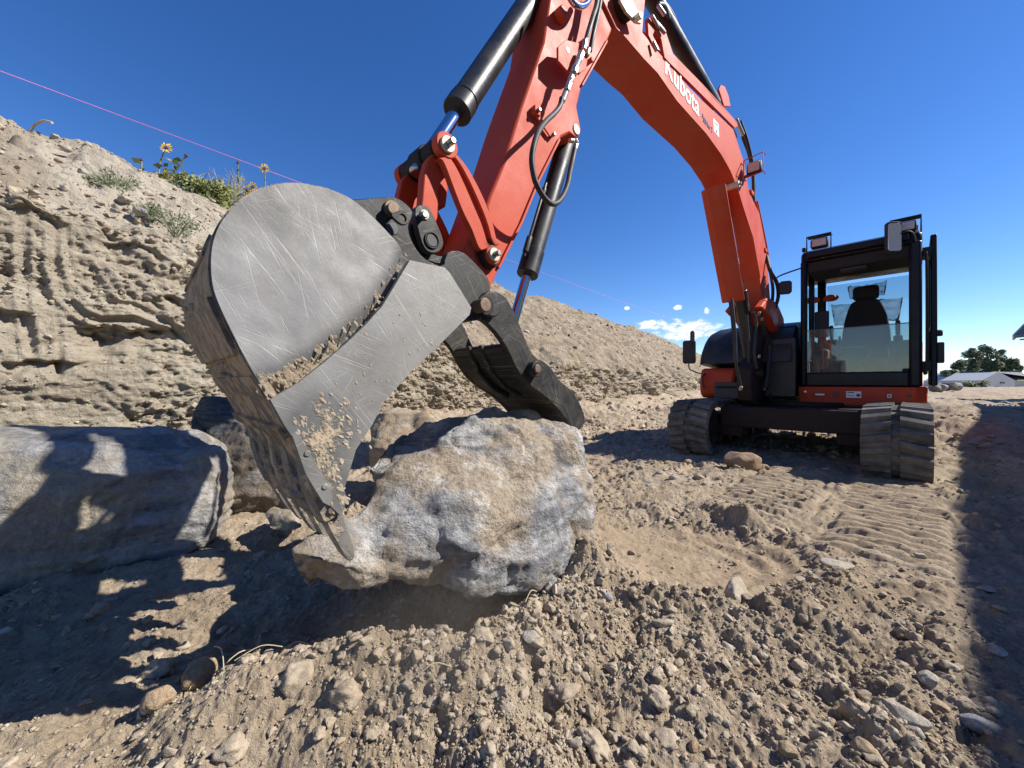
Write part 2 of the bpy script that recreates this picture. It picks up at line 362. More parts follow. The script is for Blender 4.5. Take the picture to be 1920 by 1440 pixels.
# ------------------------------------------------------------------ mesh helpers
WORLD = {}
def link(name, verts, faces, mat, parent=None, smooth=30, bevel=0.0, tags=None, attrs=None, anchor=None):
    verts = np.asarray(verts, dtype=float)
    c = np.array(anchor) if anchor is not None else (verts.min(0) + verts.max(0)) / 2
    me = bpy.data.meshes.new(name)
    me.from_pydata((verts - c).tolist(), [], faces)
    me.update()
    mats = mat if isinstance(mat, (list, tuple)) else [mat]
    for mm in mats: me.materials.append(mm)
    if smooth:
        me.shade_smooth(); me.set_sharp_from_angle(angle=R(smooth))
    o = bpy.data.objects.new(name, me); col.objects.link(o)
    if parent is not None:
        o.parent = parent; o.location = Vector(c) - WORLD[parent.name]
    else: o.location = Vector(c)
    WORLD[o.name] = Vector(c)
    if attrs:
        for k, v in attrs.items():
            at = me.attributes.new(k, 'FLOAT', 'POINT'); at.data.foreach_set('value', np.asarray(v, dtype=np.float32))
    if bevel:
        bm = o.modifiers.new('bevel', 'BEVEL'); bm.width = bevel; bm.segments = 2; bm.limit_method = 'ANGLE'; bm.angle_limit = R(35)
        bm.harden_normals = False
    if tags: tag(o, *tags)
    return o
def tag(o, label=None, cat=None, group=None, kind=None):
    if label: o['label'] = label
    if cat: o['category'] = cat
    if group: o['group'] = group
    if kind: o['kind'] = kind
    return o
def empty(name, loc, label, cat, group=None):
    o = bpy.data.objects.new(name, None); col.objects.link(o); o.location = loc; o.empty_display_size = 0.2
    WORLD[o.name] = Vector(loc); return tag(o, label, cat, group)

HU, HV = 0.72, 0.694
def W(u, l, z): return (HU * u + HV * l, HV * u - HU * l, z)
def pk(px, py, l):
    """point of the photograph carried onto the machine's lengthwise plane at side distance l -> (u, z)"""
    r = (px - 960) / 723.0
    Y = l / (HV * r - HU)
    return (Y * (HU * r + HV), CAMZ - (py - 718) / 723.0 * Y)
def ground_at(px, py, z=0.0):
    Y = (CAMZ - z) * 723.0 / (py - 718); return ((px - 960) / 723.0 * Y, Y)

class MB:
    def __init__(s): s.v = []; s.f = []
    def add(s, vs, fs):
        o = len(s.v); s.v += [tuple(v) for v in vs]; s.f += [tuple(i + o for i in f) for f in fs]
    def prism(s, prof, l0, l1):
        """profile in (u,z), extruded across the machine from l0 to l1"""
        n = len(prof)
        a = sum(prof[i][0] * prof[(i + 1) % n][1] - prof[(i + 1) % n][0] * prof[i][1] for i in range(n))
        if a < 0: prof = prof[::-1]
        vs = [W(u, l0, z) for u, z in prof] + [W(u, l1, z) for u, z in prof]
        s.add(vs, [tuple(range(n)), tuple(range(2 * n - 1, n - 1, -1))] + [((i + 1) % n, i, i + n, (i + 1) % n + n) for i in range(n)])
        return s
    def ring(s, outer, inner, l0, l1):
        n = len(outer)
        vs = [W(u, l0, z) for u, z in outer] + [W(u, l0, z) for u, z in inner] + [W(u, l1, z) for u, z in outer] + [W(u, l1, z) for u, z in inner]
        fs = []
        for i in range(n):
            j = (i + 1) % n
            fs += [(i, j, n + j, n + i), (2 * n + j, 2 * n + i, 3 * n + i, 3 * n + j), (j, i, 2 * n + i, 2 * n + j), (n + i, n + j, 3 * n + j, 3 * n + i)]
        s.add(vs, fs); return s
    def box(s, u0, u1, l0, l1, z0, z1):
        return s.prism([(u0, z0), (u1, z0), (u1, z1), (u0, z1)], l0, l1)
    def wbox(s, x0, x1, y0, y1, z0, z1):
        vs = [(x0, y0, z0), (x1, y0, z0), (x1, y1, z0), (x0, y1, z0), (x0, y0, z1), (x1, y0, z1), (x1, y1, z1), (x0, y1, z1)]
        s.add(vs, [(3, 2, 1, 0), (4, 5, 6, 7), (0, 1, 5, 4), (1, 2, 6, 5), (2, 3, 7, 6), (3, 0, 4, 7)]); return s
    def cyl(s, p0, p1, r0, r1=None, n=28, cap=True):
        p0 = Vector(p0); p1 = Vector(p1); r1 = r0 if r1 is None else r1
        d = (p1 - p0).normalized(); a = d.orthogonal().normalized(); b = d.cross(a)
        vs = []
        for p, r in ((p0, r0), (p1, r1)):
            for i in range(n):
                t = 2 * math.pi * i / n; vs.append(p + a * (r * math.cos(t)) + b * (r * math.sin(t)))
        fs = [(i, (i + 1) % n, n + (i + 1) % n, n + i) for i in range(n)]
        if cap: fs += [tuple(range(n - 1, -1, -1)), tuple(range(n, 2 * n))]
        s.add(vs, fs); return s
    def tube(s, pts, r, n=12, sub=8, cap=True):
        P = [Vector(p) for p in pts]
        if sub > 1 and len(P) > 2:
            Q = []
            for i in range(len(P) - 1):
                p0 = P[max(0, i - 1)]; p1 = P[i]; p2 = P[i + 1]; p3 = P[min(len(P) - 1, i + 2)]
                for k in range(sub):
                    t = k / sub
                    Q.append(0.5 * ((2 * p1) + (p2 - p0) * t + (2 * p0 - 5 * p1 + 4 * p2 - p3) * t * t + (3 * p1 - p0 - 3 * p2 + p3) * t ** 3))
            Q.append(P[-1]); P = Q
        vs = []; up = None
        for i, p in enumerate(P):
            d = (P[min(i + 1, len(P) - 1)] - P[max(i - 1, 0)]).normalized()
            if up is None: up = d.orthogonal().normalized()
            up = (up - d * up.dot(d)).normalized(); b = d.cross(up)
            rr = r if not callable(r) else r(i / (len(P) - 1))
            for k in range(n):
                t = 2 * math.pi * k / n; vs.append(p + up * (rr * math.cos(t)) + b * (rr * math.sin(t)))
        fs = []
        for i in range(len(P) - 1):
            for k in range(n):
                fs.append((i * n + k, i * n + (k + 1) % n, (i + 1) * n + (k + 1) % n, (i + 1) * n + k))
        if cap: fs += [tuple(range(n - 1, -1, -1)), tuple(range((len(P) - 1) * n, len(P) * n))]
        s.add(vs, fs); return s
    def build(s, name, mat, parent=None, smooth=30, bevel=0.0, tags=None):
        return link(name, s.v, s.f, mat, parent, smooth, bevel, tags)
def circ(cu, cz, r, n=28, a0=0.0, a1=2 * math.pi, full=True):
    m = n if full else n - 1
    return [(cu + r * math.cos(a0 + (a1 - a0) * i / m), cz + r * math.sin(a0 + (a1 - a0) * i / m)) for i in range(n)]
def smooth_poly(pts, it=1, closed=True):
    for _ in range(it):
        q = []; n = len(pts)
        for i in range(n if closed else n - 1):
            a = pts[i]; b = pts[(i + 1) % n]
            q += [(a[0] * .75 + b[0] * .25, a[1] * .75 + b[1] * .25), (a[0] * .25 + b[0] * .75, a[1] * .25 + b[1] * .75)]
        if not closed: q = [pts[0]] + q + [pts[-1]]
        pts = q
    return pts
def PK(l, *pts): return [pk(x, y, l) for x, y in pts]

# =================================================================== TERRAIN
KB = 5.7
def bank_base_x(y): return 0.78 * y - KB
def seg_d(x, y, pts):
    best = np.full(x.shape, 1e9)
    for (ax, ay), (bx, by) in zip(pts[:-1], pts[1:]):
        dx, dy = bx - ax, by - ay
        t = np.clip(((x - ax) * dx + (y - ay) * dy) / (dx * dx + dy * dy), 0, 1)
        best = np.minimum(best, np.hypot(x - ax - t * dx, y - ay - t * dy))
    return best
def ground_base(x, y):
    """large forms of the ground, without lumps"""
    r = np.hypot(x, y)
    z = 0.03 * fbm2(x * 0.35, y * 0.35, 3, 5) * sstep(1.5, 5, r)
    # pushed up dirt in front of the lifted boulder and the hollow under it
    d = seg_d(x, y, [(-0.70, 1.00), (-0.35, 1.06), (-0.10, 1.13), (0.12, 1.36), (0.34, 1.62)])
    z = z + 0.125 * np.exp(-(d / 0.17) ** 2)
    z = z - 0.10 * np.exp(-(((x + 0.35) / 0.55) ** 2 + ((y - 1.5) / 0.26) ** 2) ** 1.5)
    z = z + 0.05 * np.exp(-(seg_d(x, y, [(0.34, 1.62), (0.50, 1.85)]) / 0.13) ** 2)
    # scraped hollow with a raised rim
    e = np.hypot((x - 0.86) / 0.60, (y - 1.95) / 0.46)
    z = z - 0.055 * np.exp(-(e / 0.85) ** 4) + 0.035 * np.exp(-((e - 1.16) / 0.16) ** 2)
    z = z + 0.07 * np.exp(-(seg_d(x, y, [(0.95, 2.62), (1.25, 2.55), (1.42, 2.35)]) / 0.10) ** 2)
    z = z + 0.05 * np.exp(-(seg_d(x, y, [(0.62, 1.42), (0.95, 1.38), (1.3, 1.55)]) / 0.12) ** 2)
    # toe of the bank
    db = (x - bank_base_x(y)) / 1.268
    z = z + 0.30 * np.exp(-(np.clip(db, 0, 9) / 0.55) ** 2) * sstep(2, 4, y) + 0.10 * np.exp(-(np.clip(db - 0.5, 0, 9) / 1.5) ** 2) * sstep(3.5, 5, y)
    # spoil ridge beside the machine on the shaded side and the rise beyond
    z = z + 0.34 * np.exp(-(seg_d(x, y, [(7.2, 6.0), (9.2, 8.2), (13, 9.5), (20, 11)]) / 0.9) ** 2)
    z = z + 0.12 * sstep(10, 30, y) * (1 + fbm2(x * .09, y * .09, 3, 9))
    z = z * sstep(900, 200, r)
    return z
def ground_detail(x, y):
    r = np.hypot(x, y)
    u = HU * x + HV * y; l = HV * x - HU * y
    wob = 0.02 * fbm2(x * 3, y * 3, 2, 3)
    def lane(c, w, u0, u1):
        return sstep(w, w - 0.06, np.abs(l - c + wob)) * sstep(u0 - .25, u0 + .1, u) * sstep(u1 + .15, u1, u)
    tr = np.maximum(np.maximum(lane(-0.10, 0.27, 2.6, 7.6), lane(-0.78, 0.27, 2.7, 4.6)), lane(-1.85, 0.26, 3.6, 7.6))
    e = np.hypot((x - 0.86) / 0.56, (y - 1.95) / 0.42)
    pan = sstep(1.08, 0.92, e + 0.10 * fbm2(x * 6, y * 6, 3, 8))
    swirl = pan * np.sin(e * 26 + fbm2(x * 3, y * 3, 2, 31) * 2.5) * 0.011 * (0.5 + 0.8 * fbm2(x * 4, y * 4, 2, 32))
    smooth = np.clip(tr * 0.85 + pan * 0.74, 0, 1)
    rough = 1 - smooth
    near = sstep(14, 5, r)
    pat = 0.22 + 0.90 * sstep(-0.35, 0.45, fbm2(x * 2.1, y * 2.1, 4, 77))
    pat = np.maximum(pat, 0.95 * sstep(.45, .1, seg_d(x, y, [(-0.1, 1.2), (.15, 1.35), (.5, 1.3), (1.2, 1.3)])))
    w1x = 0.022 * fbm2(x * 14, y * 14, 4, 41, 0.5); w1y = 0.022 * fbm2(x * 14, y * 14, 4, 43, 0.5)
    w2x = 0.006 * fbm2(x * 50, y * 50, 2, 45, 0.6); w2y = 0.006 * fbm2(x * 50, y * 50, 2, 47, 0.6)
    c = clods(x + w1x, y + w1y, 0.17, 101, 0.22) * 0.38
    c = np.maximum(c, clods(x + w1x * .6, y + w1y * .6, 0.095, 201, 0.32) * 0.40)
    c = c + clods(x + w1x * .35 + w2x, y + w1y * .35 + w2y, 0.046, 301, 0.55) * 0.34
    c = c + clods(x + w2x, y + w2y, 0.021, 401, 0.7) * 0.30 * sstep(6, 3, r)
    bil = np.abs(fbm2(x * 7 + w1x * 2, y * 7 + w1y * 2, 6, 27, 0.6))
    z = c * (0.06 + 0.94 * rough) * pat * near
    z = z + (0.022 * (0.35 - bil)) * rough * near * (0.35 + 0.65 * pat)
    z = z + (0.34 * facets(x + w1x * .5, y + w1y * .5, 0.13, 810, 1.4) + 0.30 * facets(x + w1x * .3, y + w1y * .3, 0.05, 820, 1.5)) * rough * near * (0.12 + 0.80 * pat)
    z = z + 0.028 * fbm2(x * 2.4, y * 2.4, 4, 21) * (0.2 + 0.8 * rough)
    z = z + 0.009 * fbm2(x * 17, y * 17, 4, 22) * (0.35 + 0.65 * rough)
    z = z + 0.0040 * fbm2(x * 60, y * 60, 2, 24, 0.6) * (0.15 + 0.85 * rough) * sstep(5, 2, r)
    far = sstep(6, 12, r)
    z = z + far * (0.07 * fbm2(x * 0.9, y * 0.9, 3, 51, 0.6))
    z = z + 0.035 * fbm2(x * 3.1, y * 3.1, 6, 53, 0.68) * sstep(3.5, 7, r) * (0.25 + 0.75 * rough)
    # tread prints left by the crawler tracks
    ph = (u + 0.018 * fbm2(x * 2, y * 2, 2, 61) + 0.10 * np.abs(l % 0.5 - .25)) / 0.105
    rid = np.abs((ph % 1.0) - 0.5) * 2
    rid = sstep(0.34, 0.54, rid) * (0.6 + 0.6 * np.clip(fbm2(x * 5, y * 5, 3, 66) + .4, 0, 1))
    z = z + tr * rid * 0.034
    edge = np.exp(-((np.abs(l + 0.44) - 0.05) / 0.05) ** 2) * sstep(2.6, 3, u) * sstep(4.7, 4.3, u)
    z = z + edge * 0.03 * np.clip(0.6 + fbm2(x * 6, y * 6, 3, 68), 0, 2)
    return z + swirl, pan
def ground_z(x, y):
    X = np.array([float(x)]); Y = np.array([float(y)])
    return float((ground_base(X, Y) + ground_detail(X, Y)[0])[0])

def make_ground():
    th = np.concatenate([np.linspace(-R(62), R(62), 980, endpoint=False), np.linspace(R(62), 2 * math.pi - R(62), 60, endpoint=False)])
    rs = [0.40]
    while rs[-1] < 1500:
        r = rs[-1]; rs.append(r * (1.0027 if r < 1.7 else 1.0036 if r < 2.6 else (1.0055 if r < 9 else (1.008 if r < 24 else (1.02 if r < 80 else 1.08)))))
    rs = np.array(rs); nr, nc = len(rs), len(th)
    rr, tt = np.meshgrid(rs, th, indexing='ij')
    x = (rr * np.sin(tt)).ravel(); y = (rr * np.cos(tt)).ravel()
    zb = ground_base(x, y); zd, pan = ground_detail(x, y)
    z = zb + zd
    # flat under the standing camera and behind it
    v = np.stack([x, y, z], 1)
    i = np.arange((nr - 1) * nc).reshape(nr - 1, nc); j = np.roll(i, -1, axis=1)
    q = np.stack([i.ravel(), i.ravel() + nc, j.ravel() + nc, j.ravel()], 1)
    v = np.vstack([v, [[0, 0, 0]]])
    me = bpy.data.meshes.new('ground')
    nv = len(v); nf = len(q)
    cap = np.stack([np.arange(nc), np.roll(np.arange(nc), -1), np.full(nc, nv - 1)], 1)
    me.vertices.add(nv); me.vertices.foreach_set('co', v.astype(np.float32).ravel())
    loops = np.concatenate([q.ravel(), cap.ravel()]).astype(np.int32)
    starts = np.concatenate([np.arange(nf) * 4, nf * 4 + np.arange(nc) * 3]).astype(np.int32)
    me.loops.add(len(loops)); me.loops.foreach_set('vertex_index', loops)
    me.polygons.add(nf + nc); me.polygons.foreach_set('loop_start', starts)
    me.update(calc_edges=True); me.validate()
    me.materials.append(SOIL); me.shade_smooth()
    a = me.attributes.new('warm', 'FLOAT', 'POINT'); a.data.foreach_set('value', np.append(pan, 0).astype(np.float32))
    o = bpy.data.objects.new('ground', me); col.objects.link(o); tag(o, kind='structure')
    return o
make_ground()

def grid_mesh(name, v, nr, nc, mat, attrs=None, flip=False):
    i = (np.arange(nr - 1)[:, None] * nc + np.arange(nc - 1)[None, :]).ravel()
    q = np.stack([i, i + 1, i + nc + 1, i + nc], 1)
    if flip: q = q[:, ::-1]
    me = bpy.data.meshes.new(name)
    me.vertices.add(len(v)); me.vertices.foreach_set('co', v.astype(np.float32).ravel())
    me.loops.add(q.size); me.loops.foreach_set('vertex_index', q.astype(np.int32).ravel())
    me.polygons.add(len(q)); me.polygons.foreach_set('loop_start', (np.arange(len(q)) * 4).astype(np.int32))
    me.update(calc_edges=True); me.validate(); me.materials.append(mat); me.shade_smooth()
    for k, a in (attrs or {}).items():
        at = me.attributes.new(k, 'FLOAT', 'POINT'); at.data.foreach_set('value', a.astype(np.float32))
    o = bpy.data.objects.new(name, me); col.objects.link(o); return o

BN = (-0.789, 0.615)
def hc_of(y0): return 2.25 - 1.0 * sstep(3.6, 7.5, y0)
def crest_of(y0):
    return 3.72 - 0.55 * np.exp(-((y0 - 4.3) / 1.0) ** 2) + 0.93 * sstep(6, 10, y0) - 2.4 * sstep(25, 36, y0)
def bank_point(y0, t):
    """t: 0 toe .. 0.5 top of the cut .. 1 crest .. 1.25 plateau, returns x, y, z without relief"""
    hc = hc_of(y0); cr = crest_of(y0)
    o1 = 0.35; o2 = o1 + (cr - hc) / 0.70
    a = np.clip(t / 0.5, 0, 1); b = np.clip((t - 0.5) / 0.5, 0, 1); c = np.clip((t - 1) / 0.25, 0, 1)
    off = o1 * a ** 1.3 + (o2 - o1) * b + 9.0 * c ** 2
    z = -0.15 + (hc + 0.15) * a + (cr - hc) * (b * 1.12 - 0.12 * b * b) - 1.0 * c ** 2
    return bank_base_x(y0) + BN[0] * off, y0 + BN[1] * off, z
def onbank(px, py):
    r = (px - 960) / 723.0; Y = KB / (0.78 - r); return Y, CAMZ + (718 - py) / 723.0 * Y
def bank_hit(px, py):
    """where the sight line through a pixel meets the bank"""
    r = (px - 960) / 723.0; k = (718 - py) / 723.0
    best = None
    for t in np.linspace(0.05, 1.04, 160):
        lo, hi = -4.0, 60.0
        f = lambda y0: (lambda p: p[0] - r * p[1])(bank_point(np.float64(y0), t))
        if f(lo) * f(hi) > 0: continue
        for _ in range(40):
            mid = (lo + hi) / 2
            if f(lo) * f(mid) <= 0: hi = mid
            else: lo = mid
        p = bank_point(np.float64(lo), t); e = abs(float(p[2]) - CAMZ - k * float(p[1]))
        if best is None or e < best[0]: best = (e, float(p[0]), float(p[1]), float(p[2]))
    return best[1:]
def make_bank():
    ys = [-5.0]
    while ys[-1] < 46:
        y = ys[-1]; ys.append(y + 0.0025 * max(2.6, y + 1.2) * (1 if y > 0.8 else 6))
    ys = np.array(ys)
    ts = np.concatenate([np.linspace(0, 0.5, 290, endpoint=False), np.linspace(0.5, 1.02, 210, endpoint=False), np.linspace(1.02, 1.25, 14)])
    Y0, T = np.meshgrid(ys, ts, indexing='xy')
    sh = Y0.shape; Y0 = Y0.ravel(); T = T.ravel()
    x, y, z = bank_point(Y0, T)
    s = Y0 * 1.268
    cut = sstep(0.0, 0.04, T) * sstep(0.56, 0.47, T)
    slope = sstep(0.46, 0.56, T)
    far = sstep(4, 9, Y0)
    wx = 0.35 * fbm2(s * 1.1, z * 1.1, 3, 2)
    strata = fbm2(s * 0.9 + wx, z * 7 + wx * 2, 6, 500, 0.58)
    ledge = clods(s + 0.05 * fbm2(s * 6, z * 6, 3, 510), z * 1.9 + 0.08 * fbm2(s * 5, z * 9, 3, 511), 0.42, 520, 0.45) * 0.26
    chunk = clods(s + 0.03 * fbm2(s * 14, z * 14, 3, 530), z * 1.4 + 0.03 * fbm2(s * 14, z * 14, 3, 531), 0.13, 540, 0.45) * 0.4
    smoothpatch = 0.85 * sstep(-0.05, 0.5, fbm2(s * 0.8, z * 0.9, 3, 560)) * (1 - 0.6 * far)
    ww = 0.12 * fbm2(s * 2.5, z * 2.5, 4, 702); wz = 0.12 * fbm2(s * 2.5, z * 2.5, 4, 703)
    q = fbm2(s * 0.9 + ww, z * 1.3 + wz, 3, 565) * 3.2
    terr = (np.floor(q) + sstep(0.40, 0.60, q - np.floor(q))) / 3.2
    crk = np.clip(1 - np.abs(fbm2(s * 1.3 + ww * 2, z * 4.2 + wz * 2, 4, 710)) / 0.07, 0, 1)
    crk2 = np.clip(1 - np.abs(fbm2(s * 3.6 + ww * 3, z * 3.0 + wz * 3, 4, 711)) / 0.06, 0, 1)
    crumb = fbm2(s * 9, z * 9, 6, 720, 0.72)
    fx_ = 0.03 * fbm2(s * 9, z * 9, 4, 740, .6); fz_ = 0.03 * fbm2(s * 9, z * 9, 4, 741, .6)
    rel = cut * ((0.40 - .22 * smoothpatch) * facets(s * .8 + fx_, z + fz_, 0.34, 750) + (0.65 - .5 * smoothpatch) * facets(s + fx_, z * 1.2 + fz_, 0.10, 760) + (0.75 - .5 * smoothpatch) * facets(s + fx_ * .5, z + fz_ * .5, 0.04, 770) + 0.06 * terr + 0.05 * fbm2(s * 1.1, z * 1.0, 4, 721) - 0.018 * crk * (1 - .6 * smoothpatch) - 0.010 * crk2 * (1 - .8 * smoothpatch) + (0.016 - 0.010 * smoothpatch) * crumb
                 + (0.008 * strata + 0.007 * fbm2(s * 26, z * 1.6, 3, 735)) * smoothpatch + 0.0 * chunk * (1 - smoothpatch) * sstep(.1, .5, fbm2(s * 1.5, z * 1.5, 3, 730)))
    rel = rel + cut * far * (0.13 * fbm2(s * 1.8, z * 2.4, 5, 580, 0.6) + 0.05 * clods(s + ww, z * 1.3 + wz, 0.3, 590, 0.6))
    # curved gouges of the bucket teeth
    for pts, w, dp in [([(43, 380), (45, 470), (47, 559), (60, 658)], 0.026, 0.085), ([(108, 395), (106, 482), (122, 546), (160, 585), (194, 598), (258, 596), (310, 616)], 0.028, 0.095),
                       ([(130, 410), (133, 470), (150, 520), (185, 556)], 0.020, 0.055), ([(114, 600), (114, 700)], 0.018, 0.06), ([(210, 560), (260, 566), (330, 606), (360, 640)], 0.018, 0.04),
                       ([(150, 400), (190, 470), (215, 520)], 0.018, 0.035)]:
        P = [onbank(*p) for p in pts]; P = [(a * 1.268, b) for a, b in P]
        d = seg_d(s, z, P)
        g = np.clip(1.15 - d / (w * 1.3), 0, 1)
        rel = rel * (1 - 0.7 * np.exp(-(d / (w * 2.0)) ** 2)) - 0.48 * dp * sstep(.50, .42, T) * g * (0.8 + 0.5 * fbm2(s * 4, z * 4, 2, 99)) + dp * 0.22 * np.exp(-((d - w * 1.7) / (w * .5)) ** 2)
    for hx, hy, hw, hh, hd in ((255, 628, .30, .075, .14), (195, 645, .10, .12, .12), (90, 690, .20, .06, .09), (20, 600, .10, .10, .09), (250, 455, .16, .05, .07), (330, 560, .12, .05, .07), (60, 395, .16, .05, .06)):
        Ph = onbank(hx, hy); e_ = ((s - Ph[0] * 1.268) / hw) ** 2; zt_ = z - Ph[1] + 0.03 * fbm2(s * 8, z * 8, 3, 990)
        rel = rel - hd * np.exp(-e_ ** 1.5) * sstep(hh, hh * .7, zt_) * sstep(-hh * 2.2, hh * .4, zt_)
    nx, ny = -BN[0], -BN[1]
    x = x + nx * rel; y = y + ny * rel
    srel = slope * (0.10 * fbm2(s * 0.9, T * 9, 4, 600) + 0.028 * fbm2(s * 5, z * 5 + y, 5, 610) + clods(x * 1.0 + y * 0.3, y + z * .5, 0.11, 620, 0.5) * 0.5 + clods(x, y, 0.30, 630, 0.22) * 0.45)
    lip = np.exp(-((T - 0.5) / 0.05) ** 2) * 0.10 * fbm2(s * 1.8, s * 0 + 3, 4, 640)
    z = z + srel * 1.0 + lip
    x = x + nx * (srel * 0.4 + lip); y = y + ny * (srel * 0.4 + lip)
    global BV, BT, BY
    BV = np.stack([x, y, z], 1); BT = T; BY = Y0
    o = grid_mesh('embankment', np.stack([x, y, z], 1), sh[0], sh[1], BANK, {'slope': slope, 'pale': sstep(7.5, 3.5, Y0) * (0.55 + 0.45 * slope) * np.clip(0.7 + 0.5 * fbm2(s * 1.5, z * 1.5, 3, 801), 0, 1)})
    tag(o, kind='structure'); return o
make_bank()

# =================================================================== ROCKS
def remesh_hulls(hulls, voxel):
    bm = bmesh.new()
    for pts in hulls:
        vs = [bm.verts.new(p) for p in pts]
        r = bmesh.ops.convex_hull(bm, input=vs)
        bmesh.ops.delete(bm, geom=[g for g in set(r['geom_interior'] + r['geom_unused']) if isinstance(g, bmesh.types.BMVert)], context='VERTS')
    me = bpy.data.meshes.new('tmp'); bm.to_mesh(me); bm.free()
    o = bpy.data.objects.new('tmp', me); col.objects.link(o)
    md = o.modifiers.new('r', 'REMESH'); md.mode = 'VOXEL'; md.voxel_size = voxel
    dg = bpy.context.evaluated_depsgraph_get(); ev = o.evaluated_get(dg)
    m2 = bpy.data.meshes.new_from_object(ev)
    bpy.data.objects.remove(o)
    return m2
def smooth_verts(co, edges, it, lam=0.5):
    n = len(co); deg = np.bincount(edges.ravel(), minlength=n)[:, None]
    for _ in range(it):
        s = np.zeros_like(co)
        for k in range(3):
            s[:, k] = np.bincount(edges[:, 0], co[edges[:, 1], k], n) + np.bincount(edges[:, 1], co[edges[:, 0], k], n)
        co = co * (1 - lam) + lam * s / np.maximum(deg, 1)
    return co
def boulder(name, hulls, voxel, mat, seed, amp=0.03, freq=4.0, sm=6, tags=None, strat=(0, 0, 1), samp=0.0, cuts=18, cutdir=None):
    me = remesh_hulls(hulls, voxel); n = len(me.vertices)
    co = np.empty(n * 3, dtype=np.float32); me.vertices.foreach_get('co', co); co = co.reshape(-1, 3).astype(float)
    ed = np.empty(len(me.edges) * 2, dtype=np.int32); me.edges.foreach_get('vertices', ed); ed = ed.reshape(-1, 2)
    co = smooth_verts(co, ed, sm)
    if cuts:
        rc = np.random.default_rng(seed)
        for _ in range(cuts):
            dd = rc.normal(size=3); dd /= np.linalg.norm(dd)
            if cutdir is not None and dd @ np.array(cutdir) < 0: dd = -dd
            if cutdir is not None: dd = dd + .8 * np.array(cutdir); dd /= np.linalg.norm(dd)
            pr = co @ dd
            lim = pr.max() - (pr.max() - pr.min()) * rc.uniform(.02, .085)
            co = co - np.clip(pr - lim, 0, None)[:, None] * dd * 0.9
        # local facets: steps of slanted planes over the surface
        co = smooth_verts(co, ed, 1)
    me.vertices.foreach_set('co', co.astype(np.float32).ravel()); me.update()
    nm = np.empty(n * 3, dtype=np.float32); me.vertices.foreach_get('normal', nm); nm = nm.reshape(-1, 3).astype(float)
    X, Y, Z = co.T
    w = 0.25 * fbm3(X * freq, Y * freq, Z * freq, 3, seed + 5)
    # faceted breakage: creased noise plus a few planar steps
    a = fbm3(X * freq * .6 + w, Y * freq * .6, Z * freq * .6 + w, 3, seed)
    cre = 1 - np.abs(fbm3(X * freq * 1.3 + w, Y * freq * 1.3 + w, Z * freq * 1.3, 4, seed + 9)) * 1.6
    q = fbm3(X * freq * .9, Y * freq * .9, Z * freq * .9, 2, seed + 20) * 3.0
    stp = (np.floor(q) + sstep(0.35, 0.65, q - np.floor(q))) / 3.0
    fine = fbm3(X * freq * 6, Y * freq * 6, Z * freq * 6, 5, seed + 30, 0.6)
    cr2 = np.clip(0.07 - np.abs(fbm3(X * freq * .8 + w, Y * freq * .8, Z * freq * 1.2 + w, 3, seed + 60)), 0, 1) / 0.07
    # cell facets: nearest of slanted planes gives flat chipped faces with sharp arrises
    cs_ = 0.95 / freq; best = np.full(n, -1e9); g = np.floor(co / cs_)
    for ix in (-1, 0, 1):
        for iy in (-1, 0, 1):
            for iz in (-1, 0, 1):
                q_ = g + np.array([ix, iy, iz]); hs = [_h(q_[:, 0], q_[:, 1], q_[:, 2], seed + 70 + t) for t in range(6)]
                ct = (q_ + np.stack(hs[:3], 1)) * cs_; rel_ = (co - ct) / cs_
                sl_ = (np.stack(hs[3:6], 1) - .5) * 1.5
                best = np.maximum(best, -(rel_ ** 2).sum(1) * 1.1 + (rel_ * sl_).sum(1))
    d = amp * (0.28 * a + 0.10 * cre + 0.40 * stp + 0.20 * fine - 0.50 * cr2 + 1.9 * np.clip(best, -1.5, 1))
    if samp:
        sc = (X * strat[0] + Y * strat[1] + Z * strat[2]) * 22
        d = d + samp * fbm3(X * 1.5 + sc * .0, sc, Y * 1.5, 4, seed + 40, 0.6)
    co = co + nm * d[:, None]
    c = (co.min(0) + co.max(0)) / 2
    me.vertices.foreach_set('co', (co - c).astype(np.float32).ravel()); me.update()
    me.materials.clear(); me.materials.append(mat); me.shade_smooth()
    me.name = name
    o = bpy.data.objects.new(name, me); o.location = Vector(c); col.objects.link(o); WORLD[o.name] = Vector(c)
    if tags: tag(o, *tags)
    return o
def P3(px, py, Y): return ((px - 960) / 723.0 * Y, Y, CAMZ - (py - 718) / 723.0 * Y)

# the lifted boulder, held between bucket teeth and thumb
hullA = [P3(650, 1070, 1.20), P3(745, 1112, 1.22), P3(880, 1135, 1.28), P3(1035, 1100, 1.50), P3(1085, 1070, 1.62), P3(1120, 1010, 1.72), P3(1112, 900, 1.78), P3(1085, 805, 1.85), P3(1000, 758, 1.88), P3(930, 752, 1.82),
         P3(850, 800, 1.62), P3(700, 905, 1.40), P3(665, 965, 1.28), P3(780, 950, 1.26), P3(900, 930, 1.34), P3(1010, 960, 1.48), P3(900, 1040, 1.24), P3(1000, 830, 1.66),
         P3(1040, 860, 2.35), P3(900, 800, 2.35), P3(760, 900, 2.1), P3(1080, 980, 2.3), P3(850, 1040, 1.9), P3(700, 980, 1.6)]
hullB = [P3(528, 1030, 1.09), P3(530, 1085, 1.09), P3(560, 1128, 1.11), P3(640, 1125, 1.15), P3(760, 1095, 1.24), P3(580, 1000, 1.14), P3(640, 960, 1.30), P3(700, 930, 1.34), P3(700, 1050, 1.20), P3(600, 1050, 1.06),
         P3(600, 985, 1.35), P3(700, 960, 1.5), P3(620, 1060, 1.4), P3(760, 1040, 1.5)]
